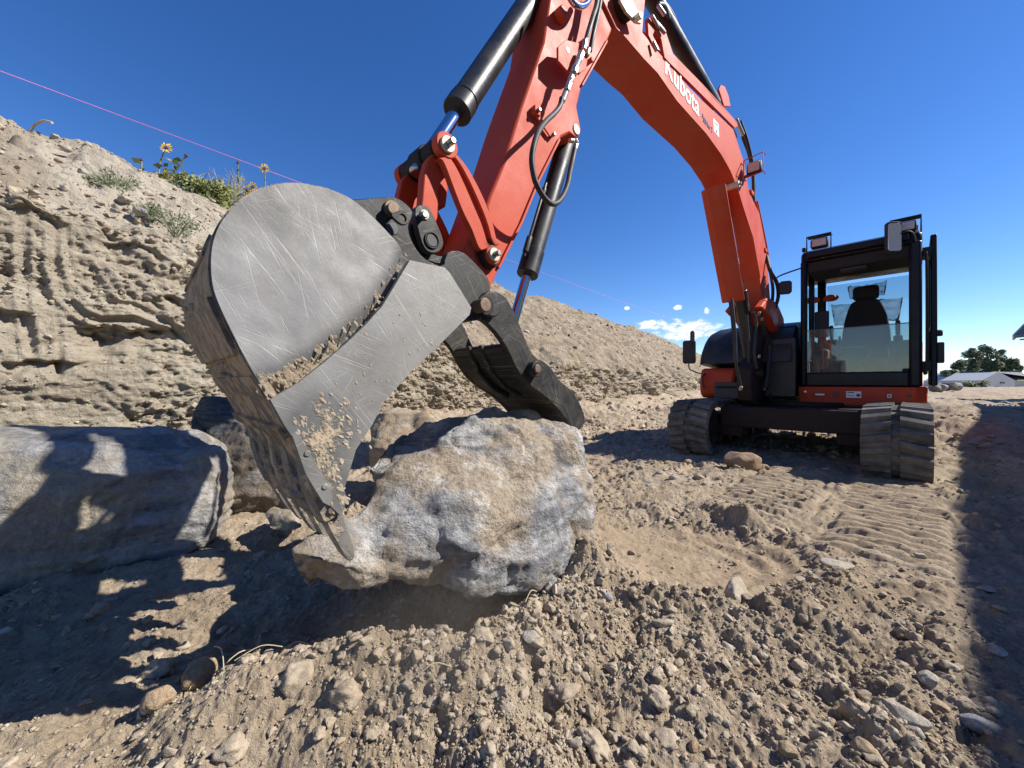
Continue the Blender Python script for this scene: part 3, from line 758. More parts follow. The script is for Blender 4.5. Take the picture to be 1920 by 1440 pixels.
hullC = [P3(676, 880, 1.55), P3(720, 830, 1.75), P3(790, 785, 1.95), P3(860, 772, 2.0), P3(930, 775, 2.0), P3(900, 830, 1.7), P3(750, 890, 1.5), P3(700, 920, 1.5), P3(800, 900, 2.2), P3(900, 900, 2.3)]
boulder('boulder', [hullA, hullB, hullC], 0.0125, ROCK_MAIN, 3, 0.034, 3.6, 5,
        ('large grey and tan boulder clamped between the bucket teeth and the thumb', 'boulder'), strat=(0.3, 0.3, 0.9), samp=0.006, cuts=0)
slab = [(-1.50, 1.93, -0.05), (-2.1, 1.52, -0.10), (-3.0, 0.85, -0.10), (-1.54, 2.04, 0.40), (-1.62, 2.10, 0.50), (-1.95, 2.18, 0.63), (-1.98, 1.90, 0.60), (-2.45, 1.72, 0.66), (-3.3, 1.10, 0.66), (-2.0, 2.9, 0.5), (-3.3, 2.2, 0.62), (-1.9, 2.9, -0.1), (-3.4, 2.0, -0.1), (-1.47, 2.02, 0.15), (-3.1, 0.85, 0.5)]
boulder('boulder', [[(p[0] - .05, p[1], p[2]) for p in slab]], 0.014, ROCK_BLUE, 23, 0.026, 2.6, 2,
        ('wide blue grey slab boulder standing at the left under the bank', 'boulder'), strat=(0.1, 0.1, 0.95), samp=0.012)
bk = [P3(352, 790, 2.7), P3(372, 742, 2.8), P3(450, 742, 2.8), P3(420, 800, 2.55), P3(540, 985, 2.45), P3(430, 985, 2.4), P3(560, 900, 2.5), P3(540, 800, 2.6), P3(500, 745, 2.9), P3(350, 900, 2.6), P3(360, 990, 2.5), P3(400, 760, 3.4), P3(560, 800, 3.4), P3(560, 960, 3.3), P3(400, 960, 3.3)]
boulder('boulder', [bk], 0.016, ROCK_DARK, 37, 0.035, 3.2, 5, ('dark craggy boulder between the slab boulder and the bucket', 'boulder'))
tn = [P3(690, 800, 2.9), P3(720, 752, 3.0), P3(800, 765, 2.9), P3(830, 800, 2.8), P3(700, 870, 2.6), P3(800, 850, 2.6), P3(690, 900, 2.7), P3(850, 880, 2.7), P3(720, 770, 3.4), P3(830, 800, 3.4), P3(800, 900, 3.3)]
boulder('boulder', [tn], 0.018, ROCK_TAN, 51, 0.03, 3.2, 5, ('tan boulder at the foot of the bank behind the lifted boulder', 'boulder'))
ls = [P3(492, 965, 2.15), P3(510, 950, 2.2), P3(560, 962, 2.1), P3(568, 990, 2.05), P3(530, 1000, 2.02), P3(495, 990, 2.05), P3(530, 960, 2.4), P3(560, 985, 2.35)]
boulder('stone', [ls], 0.008, ROCK_TAN, 61, 0.008, 8, 4, ('light tan stone on the dirt behind the bucket teeth', 'stone'))
cb = []
for i in range(60):
    a = random.uniform(0, 6.283); e = math.asin(random.uniform(-1, 1))
    cb.append((2.31 + 0.205 * math.cos(a) * math.cos(e) ** .6 * 0.95, 3.86 + 0.14 * math.sin(a) * math.cos(e), 0.085 + 0.105 * math.copysign(abs(math.sin(e)) ** .6, math.sin(e))))
boulder('cobble', [cb], 0.012, ROCK_BROWN, 71, 0.006, 5, 4, ('rounded brown cobble in the shade between the two tracks', 'stone'))

def stone(cx, cy, sx, sy, sz, rz, mat, seed, sink=0.3, tilt=0.0, sharp=0.5, tags=None, name='stone', zz=None):
    rnd = random.Random(seed); pts = []
    M_ = Matrix.Rotation(rz, 3, 'Z') @ Matrix.Rotation(tilt, 3, 'X')
    for i in range(26):
        v = Vector((rnd.gauss(0, 1), rnd.gauss(0, 1), rnd.gauss(0, 1))).normalized()
        p = M_ @ Vector((v.x * sx, v.y * sy, v.z * sz)) * (1 - 0.25 * rnd.random() * sharp)
        pts.append(p)
    z0 = (ground_z(cx, cy) if zz is None else zz) + sz * (1 - 2 * sink) * (1 if tilt == 0 else 1)
    pts = [(p.x + cx, p.y + cy, p.z + z0) for p in pts]
    s = max(sx, sy, sz)
    return boulder(name, [pts], s / 14, mat, seed, s * 0.05, 0.35 / s, 1, tags)
def gp(px, py): return ground_at(px, py)
us_ = [P3(1352, 1128, 1.50), P3(1372, 1150, 1.44), P3(1412, 1148, 1.46), P3(1414, 1132, 1.52), P3(1360, 1098, 1.50), P3(1372, 1079, 1.52), P3(1386, 1080, 1.53), P3(1402, 1108, 1.50), P3(1378, 1120, 1.43), P3(1376, 1110, 1.60), P3(1405, 1130, 1.60), P3(1360, 1140, 1.58)]
boulder('stone', [us_], 0.005, ROCK_PALE, 5, 0.004, 14, 2, ('pale upright stone at the near rim of the scraped hollow', 'stone'), cuts=4)
x, y = ground_at(1310, 900)
stone(x, y, 0.055, 0.06, 0.035, 0.5, ROCK_TAN, 6, 0.15, 0, 0.5, ('smooth yellowish stone on the shadow edge before the far track', 'stone'))
x, y = ground_at(1570, 1082)
stone(x, y, 0.095, 0.05, 0.016, -0.3, ROCK_PALE, 7, 0.1, 0.25, 0.9, ('flat pale flake of stone right of the scraped hollow', 'stone'))
x, y = ground_at(1690, 1378)
stone(x, y, 0.030, 0.065, 0.024, 0.75, ROCK_PALE, 8, 0.2, 0.1, 0.3, ('long smooth oblong cobble at the lower right', 'stone'))
x, y = ground_at(1850, 1112)
stone(x, y, 0.045, 0.028, 0.012, 0.1, ROCK_PALE, 9, 0.1, 0, 0.6, ('small flat stone lying in the house shadow at the right', 'stone'))
x, y = ground_at(1840, 1372)
stone(x, y, 0.07, 0.022, 0.03, -0.7, ROCK_GREY, 10, 0.2, 0.3, 0.9, ('thin slate like stone across the shadow edge at lower right', 'stone'))
x, y = ground_at(1245, 1190)
stone(x, y, 0.055, 0.022, 0.022, 0.1, ROCK_PALE, 12, 0.2, 0, 0.5, ('low oblong stone left of the upright stone', 'stone'))
x, y = ground_at(995, 1262)
stone(x, y, 0.036, 0.03, 0.026, 0.4, ROCK_GREY, 13, 0.2, 0, 0.9, ('light grey chunk on the loose pile before the boulder', 'stone'))
x, y = ground_at(298, 1352)
stone(x, y, 0.045, 0.034, 0.034, 0.4, ROCK_TAN, 14, 0.15, 0, 0.9, ('reddish tan chunk in the sunlit dirt at the lower left', 'stone'))
x, y = ground_at(370, 1290)
stone(x, y, 0.06, 0.045, 0.045, 0.9, ROCK_TAN, 15, 0.2, 0, 0.8, ('big dirt covered lump at the edge of the left shadow', 'stone'))
x, y = ground_at(1450, 880)
for k, (px, py, s, mt) in enumerate([(1236, 892, .055, ROCK_GREY), (1262, 900, .05, ROCK_GREY), (1282, 888, .06, ROCK_TAN), (1218, 900, .05, ROCK_GREY), (1251, 873, .04, ROCK_TAN), (1290, 872, .05, ROCK_TAN),
                                     (1195, 880, .05, ROCK_TAN), (1320, 915, .03, ROCK_PALE), (1500, 1105, .03, ROCK_PALE), (1600, 1130, .035, ROCK_TAN), (1760, 1330, .03, ROCK_TAN), (1740, 1290, .035, ROCK_PALE),
                                     (1710, 1400, .03, ROCK_PALE), (1620, 1440, .03, ROCK_TAN), (1560, 1370, .02, ROCK_TAN), (1430, 1230, .022, ROCK_PALE), (1180, 1230, .022, ROCK_PALE), (1140, 1160, .025, ROCK_GREY),
                                     (1050, 1160, .028, ROCK_GREY), (900, 1260, .025, ROCK_GREY), (1300, 1390, .024, ROCK_TAN), (1130, 1400, .02, ROCK_TAN), (800, 1300, .02, ROCK_TAN), (640, 1360, .024, ROCK_TAN),
                                     (500, 1330, .018, ROCK_TAN), (180, 1390, .02, ROCK_TAN), (900, 1380, .02, ROCK_PALE), (1870, 1240, .03, ROCK_GREY), (1380, 1290, .03, ROCK_TAN), (1480, 1420, .03, ROCK_TAN)]):
    x, y = ground_at(px, py)
    stone(x, y, s, s * random.uniform(.6, .9), s * random.uniform(.5, .75), random.uniform(0, 3), mt, 100 + k, 0.25, 0, 0.8,
          ('fist sized loose stone lying in the rough dirt', 'stone', 'loose stones scattered over the dirt'))

# stones lying on the slope of the bank
for k, (px, py, s, lab) in enumerate([(262, 408, .085, 'smooth grey stone by a weed on the bank slope'), (160, 336, .08, 'brown and white stone high on the bank slope'), (105, 255, .06, 'long white stone on the bank crest at far left'),
                                      (125, 288, .07, 'pair like white stone below the bank crest at far left'), (205, 296, .035, 'small white stone on the skyline of the bank'), (235, 386, .09, 'pale flat stone behind the weed on the bank slope')]):
    x, y, z = bank_hit(px, py)
    stone(x, y, s, s * .8, s * .6, k * 1.1, ROCK_PALE if k else ROCK_GREY, 300 + k, 0.1, 0, 0.6, (lab, 'stone'), zz=z + 0.02)
for k in range(46):
    px = random.uniform(0, 420) if k < 26 else random.uniform(960, 1290)
    py = (240 + px * 0.42 + random.uniform(15, 110)) if k < 26 else 0.345 * (px - 950) + 520 + random.uniform(12, 120)
    x, y, z = bank_hit(px, py); s = random.uniform(.025, .055) * (1 if k < 26 else 1.8)
    stone(x, y, s, s * .8, s * .6, random.uniform(0, 3), random.choice([ROCK_PALE, ROCK_TAN, ROCK_TAN, ROCK_GREY]), 400 + k, 0.15, 0, 0.8,
          ('small stone lying on the slope of the bank', 'stone', 'small stones on the bank slope'), zz=z)

# loose crumbs and gravel: nobody could count them
def crumbs():
    def chip(seed, npt, sub_):
        r_ = np.random.default_rng(seed); bm = bmesh.new(); p = r_.normal(size=(npt, 3)); p /= np.linalg.norm(p, axis=1)[:, None]; p *= r_.uniform(.75, 1.1, npt)[:, None]
        vs = [bm.verts.new(q) for q in p]; r = bmesh.ops.convex_hull(bm, input=vs)
        bmesh.ops.delete(bm, geom=[g for g in set(r['geom_interior'] + r['geom_unused']) if isinstance(g, bmesh.types.BMVert)], context='VERTS')
        if sub_: bmesh.ops.subdivide_edges(bm, edges=bm.edges, cuts=sub_, use_grid_fill=True)
        bmesh.ops.triangulate(bm, faces=bm.faces); bm.verts.index_update()
        v = np.array([q.co[:] for q in bm.verts]); f = np.array([[q.index for q in g.verts] for g in bm.faces]); bm.free()
        if sub_:
            v = v + v * (0.13 * fbm3(v[:, 0] * 2.2 + seed, v[:, 1] * 2.2, v[:, 2] * 2.2, 4, seed, .65))[:, None]
        return v, f
    ico = [chip(900 + t, 13, 3) for t in range(16)]
    V = []; F = []; off = 0; TN_ = []
    ico1 = [chip(950 + t, 11, 0) for t in range(30)]
    def put(x, y, z, s):
        nonlocal off
        small = s < 0.0095
        v, ff = ico1[rng.integers(30)] if small else ico[rng.integers(16)]
        v = v * np.array([1, rng.uniform(.55, 1), rng.uniform(.45, .9)])
        a, b = rng.uniform(0, 6.28), rng.normal() * 0.5
        Rz = np.array([[math.cos(a), -math.sin(a), 0], [math.sin(a), math.cos(a), 0], [0, 0, 1]])
        Rx = np.array([[1, 0, 0], [0, math.cos(b), -math.sin(b)], [0, math.sin(b), math.cos(b)]])
        v = (v @ Rx.T @ Rz.T) * s + np.array([x, y, z]); V.append(v); F.append(ff + off); off += len(v); TN_.append(np.full(len(v), rng.uniform(0, 1)))
    HU_, HV_ = .72, .694
    clod_t = [chip(1200 + t, 16, 5) for t in range(10)]
    for t in range(10):
        v_, f_ = clod_t[t]; q_ = 1 + .20 * fbm3(v_[:, 0] * 1.8 + t, v_[:, 1] * 1.8, v_[:, 2] * 1.8, 3, t) + .10 * fbm3(v_[:, 0] * 6 + t, v_[:, 1] * 6, v_[:, 2] * 6, 3, t + 50, .7); clod_t[t] = (v_ * q_[:, None], f_)
    def big_clod(x, y, z, s):
        nonlocal off
        v, f = clod_t[rng.integers(10)]; v = v * np.array([1, rng.uniform(.65, 1), rng.uniform(.5, .8)]); a = rng.uniform(0, 6.28)
        Rz = np.array([[math.cos(a), -math.sin(a), 0], [math.sin(a), math.cos(a), 0], [0, 0, 1]])
        v = (v @ Rz.T) * s + np.array([x, y, z]); V.append(v); F.append(f + off); off += len(v); TN_.append(np.zeros(len(v)))
    n = 62000
    th = rng.uniform(-R(56), R(58), n); r = 0.75 * np.exp(rng.uniform(0, 1, n) ** 1.05 * math.log(6.5 / 0.75))
    x = r * np.sin(th); y = r * np.cos(th)
    zb = ground_base(x, y); zd, pan = ground_detail(x, y); z = zb + zd
    u = HU * x + HV * y; l = HV * x - HU * y
    dens = 0.28 + 0.70 * sstep(-0.25, 0.5, fbm2(x * 2.1, y * 2.1, 4, 77))
    dens = dens * (1 - 0.75 * pan); dens = np.maximum(dens, 0.9 * sstep(.4, .1, seg_d(x, y, [(-0.1, 1.2), (.15, 1.35), (.5, 1.3), (1.2, 1.3)])))
    dens = np.where((l > -1.1) & (l < 0.4) & (u > 2.8), dens * 0.22, dens)
    keep = rng.uniform(0, 1, n) < dens
    for i in np.nonzero(keep)[0]:
        s = 0.0030 * (1 + rng.pareto(2.7)); s = min(s, 0.020) * (0.75 + 0.30 * r[i])
        put(x[i], y[i], z[i] + s * 0.25, s)
    for i in range(3200):
        t_a = rng.uniform(R(5), R(56)); rr_ = 6 * math.exp(rng.uniform() * math.log(4)); X_, Y_ = rr_ * math.sin(t_a), rr_ * math.cos(t_a)
        if X_ < bank_base_x(Y_) + .3: continue
        zz = float((ground_base(np.array([X_]), np.array([Y_])) + 0 )[0]) + .02
        s = min(0.015 * (1 + rng.pareto(1.8)), 0.09) * (0.6 + rr_ * .05); put(X_, Y_, zz, s)
    # bigger broken clods of the same dirt
    for i in range(420):
        t_a = rng.uniform(-R(50), R(54)); rr_ = 0.95 * math.exp(rng.uniform() ** 1.2 * math.log(4.5)); X_, Y_ = rr_ * math.sin(t_a), rr_ * math.cos(t_a)
        e_ = math.hypot((X_ - .86) / .56, (Y_ - 1.95) / .42); uu = HU_ * X_ + HV_ * Y_; ll = HV_ * X_ - HU_ * Y_
        if e_ < 1.0 or (-1.1 < ll < .4 and uu > 2.7) or (-.75 < X_ < .45 and 1.15 < Y_ < 2.2): continue
        s = min(.014 * (1 + rng.pareto(2.2)), .05); big_clod(X_, Y_, ground_z(X_, Y_) + s * .1, s)
    # coarse rubble spilling down the pile under the boulder
    for i in range(520):
        t = rng.uniform(); px = -0.15 + t * 0.62 + rng.normal() * 0.13; py = 1.16 + t * 0.40 + rng.normal() * 0.12
        zz = float((ground_base(np.array([px]), np.array([py])) + ground_detail(np.array([px]), np.array([py]))[0])[0])
        s = min(0.0055 * (1 + rng.pareto(1.8)), 0.026); put(px, py, zz + s * .3, s)
    # pebbles and crumbs rolled down the slope of the bank
    for mask, m_, s0, smax in (((BT > .49) & (BT < 1.0) & (BY > 1.4) & (BY < 26), 9000, .0065, .05), ((BT > .02) & (BT < .5) & (BY > 1.4) & (BY < 14), 12000, .0055, .03)):
        ix = np.nonzero(mask)[0]; ix = ix[rng.integers(0, len(ix), m_)]
        cl = sstep(-.35, .35, fbm2(BY[ix] * 1.9, BV[ix, 2] * 2.4, 3, 951)) * .85 + .15
        for i in ix[rng.uniform(0, 1, m_) < cl]:
            s = min(s0 * (1 + rng.pareto(2.0)), smax) * (0.75 + .10 * BV[i, 1])
            put(BV[i, 0] + .004, BV[i, 1] - .004, BV[i, 2] + s * .1, s)
    V = np.vstack(V); F = np.vstack(F)
    me = bpy.data.meshes.new('dirt_crumbs')
    me.vertices.add(len(V)); me.vertices.foreach_set('co', V.astype(np.float32).ravel())
    me.loops.add(F.size); me.loops.foreach_set('vertex_index', F.astype(np.int32).ravel())
    me.polygons.add(len(F)); me.polygons.foreach_set('loop_start', (np.arange(len(F)) * 3).astype(np.int32))
    me.update(calc_edges=True); me.materials.append(CLOD)
    at_ = me.attributes.new('tone', 'FLOAT', 'POINT'); at_.data.foreach_set('value', np.concatenate(TN_).astype(np.float32))
    o = bpy.data.objects.new('dirt_crumbs', me); col.objects.link(o)
    tag(o, 'loose crumbs of dry dirt and gravel over the ground', 'gravel', kind='stuff')
crumbs()

# =================================================================== EXCAVATOR
exc = empty('excavator', W(6.1, -0.97, 0.0), 'orange red and black crawler excavator gripping a boulder with its bucket and thumb', 'excavator')
CL = -1.40                                   # the boom, arm and bucket lie in this lengthwise plane
AN, AF = CL + 0.125, CL - 0.125              # near and far faces of arm
BNR, BFR = CL + 0.13, CL - 0.13              # boom faces
def pin(mb, px, py, lp, l0, l1, r, n=28):
    u, z = pk(px, py, lp); mb.cyl(W(u, l0, z), W(u, l1, z), r, n=n); return mb
def px2m(px, l, w):
    r = (px - 960) / 723.0; Y = l / (HV * r - HU); return w / 723.0 * Y * 0.93

# old grease round the pins of the linkage, on the orange paint
nt = ORANGE.node_tree; pb = nt.nodes['Principled BSDF']; src = pb.inputs['Base Color'].links[0].from_socket; pw = wpos(nt); gm = None
for qx, qy, ll, rad in ((905, 478, CL + .1, .10), (815, 290, CL, .12), (880, 520, CL, .13), (1150, 20, CL, .16), (1175, 30, CL + .1, .09), (800, 330, CL - .1, .10)):
    u_, z_ = pk(qx, qy, ll); vd = N(nt, 'ShaderNodeVectorMath', operation='DISTANCE'); nt.links.new(pw, vd.inputs[0]); vd.inputs[1].default_value = W(u_, ll, z_)
    f_ = mth(nt, 'SUBTRACT', 1.0, mth(nt, 'DIVIDE', vd.outputs['Value'], rad)); gm = f_ if gm is None else mth(nt, 'MAXIMUM', gm, f_)
gf = ramp(nt, mth(nt, 'ADD', gm, mth(nt, 'MULTIPLY', mth(nt, 'SUBTRACT', noise_n(nt, pw, 14, 6, .65), .5), 1.1)), [(.12, 0), (.45, .85)])
nt.links.new(mixcol(nt, gf, src, (0.03, 0.018, 0.012)), pb.inputs['Base Color'])


def catmull2(P, k=3):
    out = []
    for i in range(len(P) - 1):
        p0 = P[max(0, i - 1)]; p1 = P[i]; p2 = P[i + 1]; p3 = P[min(len(P) - 1, i + 2)]
        for j in range(k):
            t = j / k; out.append(tuple(0.5 * (2 * p1[c_] + (p2[c_] - p0[c_]) * t + (2 * p0[c_] - 5 * p1[c_] + 4 * p2[c_] - p3[c_]) * t * t + (3 * p1[c_] - p0[c_] - 3 * p2[c_] + p3[c_]) * t ** 3) for c_ in (0, 1)))
    return out + [tuple(P[-1])]

# ---- crawler tracks
def stadium(uf, ub, zt, zb, n=26, front_drop=0.0):
    r = (zt - zb) / 2; zc = (zt + zb) / 2; pts = []
    for i in range(n + 1):
        a = math.pi / 2 + math.pi * i / n; pts.append((uf + r + r * math.cos(a), zc + r * math.sin(a)))
    for i in range(n + 1):
        a = -math.pi / 2 + math.pi * i / n; pts.append((ub - r + r * math.cos(a), zc + r * math.sin(a)))
    return pts
def arc_samples(pts, step):
    P = [Vector((u, z)) for u, z in pts]; P.append(P[0]); out = []; acc = 0; total = sum((P[i + 1] - P[i]).length for i in range(len(P) - 1))
    n = round(total / step); step = total / n; nxt = 0; d = 0
    for i in range(len(P) - 1):
        seg = P[i + 1] - P[i]; L_ = seg.length
        if L_ < 1e-9: continue
        while nxt <= d + L_ and len(out) < n:
            t = (nxt - d) / L_; p = P[i] + seg * t; tg = seg / L_; out.append((p, tg)); nxt += step
        d += L_
    return out
def make_track(lc, tagname):
    w = 0.225; uf, ub = 4.655, 7.47; zt, zb = 0.655, 0.03
    tr = bpy.data.objects.new('track', None); col.objects.link(tr); tr.parent = exc
    wl_ = Vector(W((uf + ub) / 2, lc, 0.33)); tr.location = wl_ - WORLD[exc.name]; WORLD[tr.name] = wl_
    outer = stadium(uf, ub, zt - 0.03, zb, 26); inner = stadium(uf + .05, ub - .05, zt - 0.08, zb + .05, 26)
    m = MB().ring(outer, inner, lc - w, lc + w)
    S = arc_samples(outer, 0.104)
    for k, (p, tg) in enumerate(S):
        nrm = Vector((-tg.y, tg.x))
        c0 = Vector((sum(q[0] for q in outer) / len(outer), 0.33))
        # outward
        if nrm.dot(p - Vector((min(max(p.x, uf + .3), ub - .3), 0.33))) < 0: nrm = -nrm
        for side in (0, 1):
            sh = 0.0 if side == 0 else 0.052
            q = p + tg * sh
            sk = 0.020 if side else -0.020
            la, lb = (lc - w, lc - 0.028) if side == 0 else (lc + 0.028, lc + w)
            vs = []
            for (hh, wd) in ((-0.012, 0.044), (0.026, 0.034), (0.044, 0.022)):
                for (ll, s_) in ((la, -1), (lb, 1)):
                    off = sk * s_ * (1 if side else 1)
                    ll2 = ll
                    edge = (side == 0 and s_ < 0) or (side == 1 and s_ > 0)
                    h2 = hh - (0.014 if edge and hh > 0.02 else 0)
                    for e in (-1, 1):
                        pp = q + tg * (off + e * wd) + nrm * h2
                        vs.append(W(pp.x, ll2, pp.y))
            fs = [(0, 1, 3, 2)]
            def rg(b): return [b, b + 1, b + 3, b + 2]
            for L0, L1 in ((0, 4), (4, 8)):
                a_, b_ = rg(L0), rg(L1)
                for i in range(4): fs.append((a_[i], a_[(i + 1) % 4], b_[(i + 1) % 4], b_[i]))
            fs.append((8, 10, 11, 9)); m.add(vs, fs)
        # raised metal core bar shown in the middle gap
        pp0 = p + tg * 0.03; pp1 = p + tg * 0.075
        m.add([W(pp0.x + nrm.x * h, ll, pp0.y + nrm.y * h) for h in (0, .012) for ll in (lc - .026, lc + .026)] + [W(pp1.x + nrm.x * h, ll, pp1.y + nrm.y * h) for h in (0, .012) for ll in (lc - .026, lc + .026)],
              [(0, 1, 3, 2), (4, 6, 7, 5), (2, 3, 7, 6), (0, 2, 6, 4), (1, 5, 7, 3)])
    o = m.build('rubber_belt', RUBBER, tr, 35)
    bmx = bmesh.new(); bmx.from_mesh(o.data); bmesh.ops.recalc_face_normals(bmx, faces=bmx.faces); bmx.to_mesh(o.data); bmx.free()
    f = MB(); f.prism(stadium(uf + .28, ub - .28, 0.47, 0.17, 8), lc - 0.13, lc + 0.13); f.build('track_frame', GREASY, tr, 30, .01)
    for uu in (uf + .33, ub - .33):
        s = MB(); s.cyl(W(uu, lc - .17, .343), W(uu, lc + .17, .343), .235, n=32); s.cyl(W(uu, lc - .19, .343), W(uu, lc + .19, .343), .10, n=20)
        for a in range(8):
            ca = 2 * math.pi * a / 8; s.cyl(W(uu + .15 * math.cos(ca), lc - .182, .343 + .15 * math.sin(ca)), W(uu + .15 * math.cos(ca), lc + .182, .343 + .15 * math.sin(ca)), .016, n=8)
        s.build('sprocket' if uu > 6 else 'idler_wheel', GREASY, tr, 30, .006)
    for i in range(5):
        uu = uf + .72 + i * .36
        MB().cyl(W(uu, lc - .15, .155), W(uu, lc + .15, .155), .075, n=18).build('roller', GREASY, tr, 30, .006)
    return tr
make_track(-0.10, 'near'); make_track(-1.85, 'far')

# ---- undercarriage and slew ring
m = MB(); m.box(5.20, 7.0, -1.66, -0.30, 0.34, 0.585)
m.prism([(5.22, .22), (5.42, .22), (5.6, .60), (5.22, .60)], -0.55, -0.30); m.prism([(5.22, .22), (5.42, .22), (5.6, .60), (5.22, .60)], -1.66, -1.42)
m.build('undercarriage_frame', GREASY, exc, 30, .015)
m = MB(); u0, l0 = 6.25, -0.97
m.cyl(W(u0, l0, .585), W(u0, l0, .64), .55, n=48); m.build('slew_ring', GREASY, exc, 30, .008)

# ---- house (upper body)
house = MB(); house.box(5.92, 8.2, -2.02, 0.08, 0.585, 0.66)
house.box(5.72, 5.76, -1.30, -.98, .70, 1.42)
house.build('house_deck', BLACKP, exc, 30, .01)
# near sill below the cab
sillp = [(5.88, .655), (8.1, .655), (8.1, .83), (5.88, .83)]
m = MB(); vs = []
outline = [(5.885, -0.985), (5.885, 0.03), (5.95, 0.115), (8.05, 0.125), (8.05, -0.985)]
def slabmesh(outline, z0, z1, inset0=0.0):
    n = len(outline); cx = sum(p[0] for p in outline) / n; cy = sum(p[1] for p in outline) / n
    lo = [(cx + (p[0] - cx) * (1 - inset0), cy + (p[1] - cy) * (1 - inset0)) for p in outline]
    vs = [W(p[0], p[1], z0) for p in lo] + [W(p[0], p[1], z1) for p in outline]
    fs = [tuple(range(n - 1, -1, -1)), tuple(range(n, 2 * n))] + [(i, (i + 1) % n, n + (i + 1) % n, n + i) for i in range(n)]
    mm = MB(); mm.add(vs, fs); return mm
def fixn(o):
    b = bmesh.new(); b.from_mesh(o.data); bmesh.ops.recalc_face_normals(b, faces=b.faces); b.to_mesh(o.data); b.free(); return o
skirt = fixn(slabmesh(outline, .610, .825, .012).build('side_skirt', ORANGE, exc, 30, .012))
UF = 5.8835
def decal(l0, l1, z0, z1, mat, name, du=0.004, parent=None):
    mm = MB(); u = UF - du; mm.box(u, u + .003, l0, l1, z0, z1); return mm.build(name, mat, parent or skirt, 0)
decal(-.83, -.71, .715, .75, DARKDEC, 'badge'); decal(-.815, -.725, .722, .742, WHITE, 'badge_print', .006)
decal(-.53, -.40, .70, .775, WHITE, 'sticker'); decal(-.44, -.41, .715, .745, DARKDEC, 'sticker_mark', .006); decal(-.52, -.46, .755, .765, DARKDEC, 'sticker_print', .006); decal(-.52, -.46, .722, .728, DARKDEC, 'sticker_print', .006)
decal(-.19, -.155, .71, .748, WHITE, 'sticker'); decal(-.18, -.165, .72, .738, DARKDEC, 'sticker_mark', .006)
mm = MB()
for i in range(5):
    c = -.62; w_ = .04 - abs(i - 2) * .008; z_ = .70 + i * .017; mm.box(UF - .003, UF + .002, c - w_, c + w_, z_, z_ + .009)
mm.build('vent_slots', DARKDEC, skirt, 0)
mm = MB(); pinu = UF
mm.cyl(W(UF - .006, -.02, .735), W(UF + .01, -.02, .735), .016, n=18); mm.build('lock', DARKDEC, skirt)
mm = MB(); mm.cyl(W(UF - .006, -.91, .765), W(UF + .01, -.91, .765), .012, n=18); mm.build('bolt', ZINC, skirt)
mm = MB(); mm.ring(*[[(x, z) for x, z in q] for q in ([(0, 0), (1, 0), (1, 1), (0, 1)], [(0, 0), (1, 0), (1, 1), (0, 1)])], 0, 0) if False else None

# rear and right side body: counterweight, orange side box, black bonnet
m = MB()
cw = []
for i in range(13):
    a = -math.pi / 2 + math.pi * i / 12
    cw.append((8.0 + .42 * math.cos(a), -0.95 + 1.05 * math.sin(a)))
o = fixn(slabmesh([(7.6, -2.0)] + cw + [(7.6, .10)], .70, 1.45).build('counterweight', ORANGE, exc, 30, .03))
prof = [(5.70, .665), (5.62, .72), (5.60, .9), (5.66, 1.055), (5.72, 1.075), (8.0, 1.075), (8.0, .665)]
rb = MB().prism(prof, -2.06, -1.62).build('side_body', ORANGE, exc, 30, .035)
m = MB(); m.box(5.585, 5.68, -1.86, -1.46, .66, .88); m.build('tool_recess', DARKDEC, rb, 30, .01)
m = MB(); m.box(5.57, 5.60, -1.83, -1.45, .80, .83); m.build('step_rail', GREASY, rb, 30, .006)
prof = smooth_poly([(5.64, 1.08), (5.68, 1.30), (5.84, 1.52), (6.12, 1.66), (6.5, 1.70), (7.9, 1.70), (8.2, 1.60), (8.3, 1.08)], 1)
bo = MB(); n = len(prof)
# bonnet rounds over to its right side
secs = []
for lx, sc, dz in ((-2.075, .80, 0.0), (-2.05, .92, 0), (-1.98, .98, 0), (-1.85, 1.0, 0), (-1.02, 1.0, 0)):
    secs.append([(6.9 + (u - 6.9) * (sc * .12 + .88), 1.08 + (z - 1.08) * sc, lx) for u, z in prof])
vs = [W(u, l, z) for s in secs for (u, z, l) in s]
fs = [tuple(range(n)), tuple(range((len(secs)) * n - 1, (len(secs) - 1) * n - 1, -1))]
for k in range(len(secs) - 1):
    for i in range(n): fs.append((k * n + i, k * n + (i + 1) % n, (k + 1) * n + (i + 1) % n, (k + 1) * n + i))
bo.add(vs, fs); fixn(bo.build('bonnet', BLACKP, exc, 40))
# dark housing between boom foot and cab
m = MB(); m.box(5.95, 7.6, -1.62, -1.0, .70, 1.60); m.build('engine_housing', CABBLK, exc, 30, .03)
# ---- swing bracket and boom foot
m = MB()
br = PK(CL + .09, (1412, 752), (1408, 722), (1410, 692), (1416, 676), (1428, 655), (1436, 610), (1448, 596), (1462, 602), (1470, 640), (1462, 690), (1455, 752))
m.prism(br, CL - .07, CL + .09); sw = m.build('swing_bracket', GREASY, exc, 30, .02)
for qx, qy, rr_ in ((1402, 700, .045), (1447, 618, .05)):
    u, z = pk(qx, qy, CL); MB().cyl(W(u, CL - .13, z), W(u, CL + .16, z), rr_).build('pivot_pin', GREASY, sw, 30, .006)

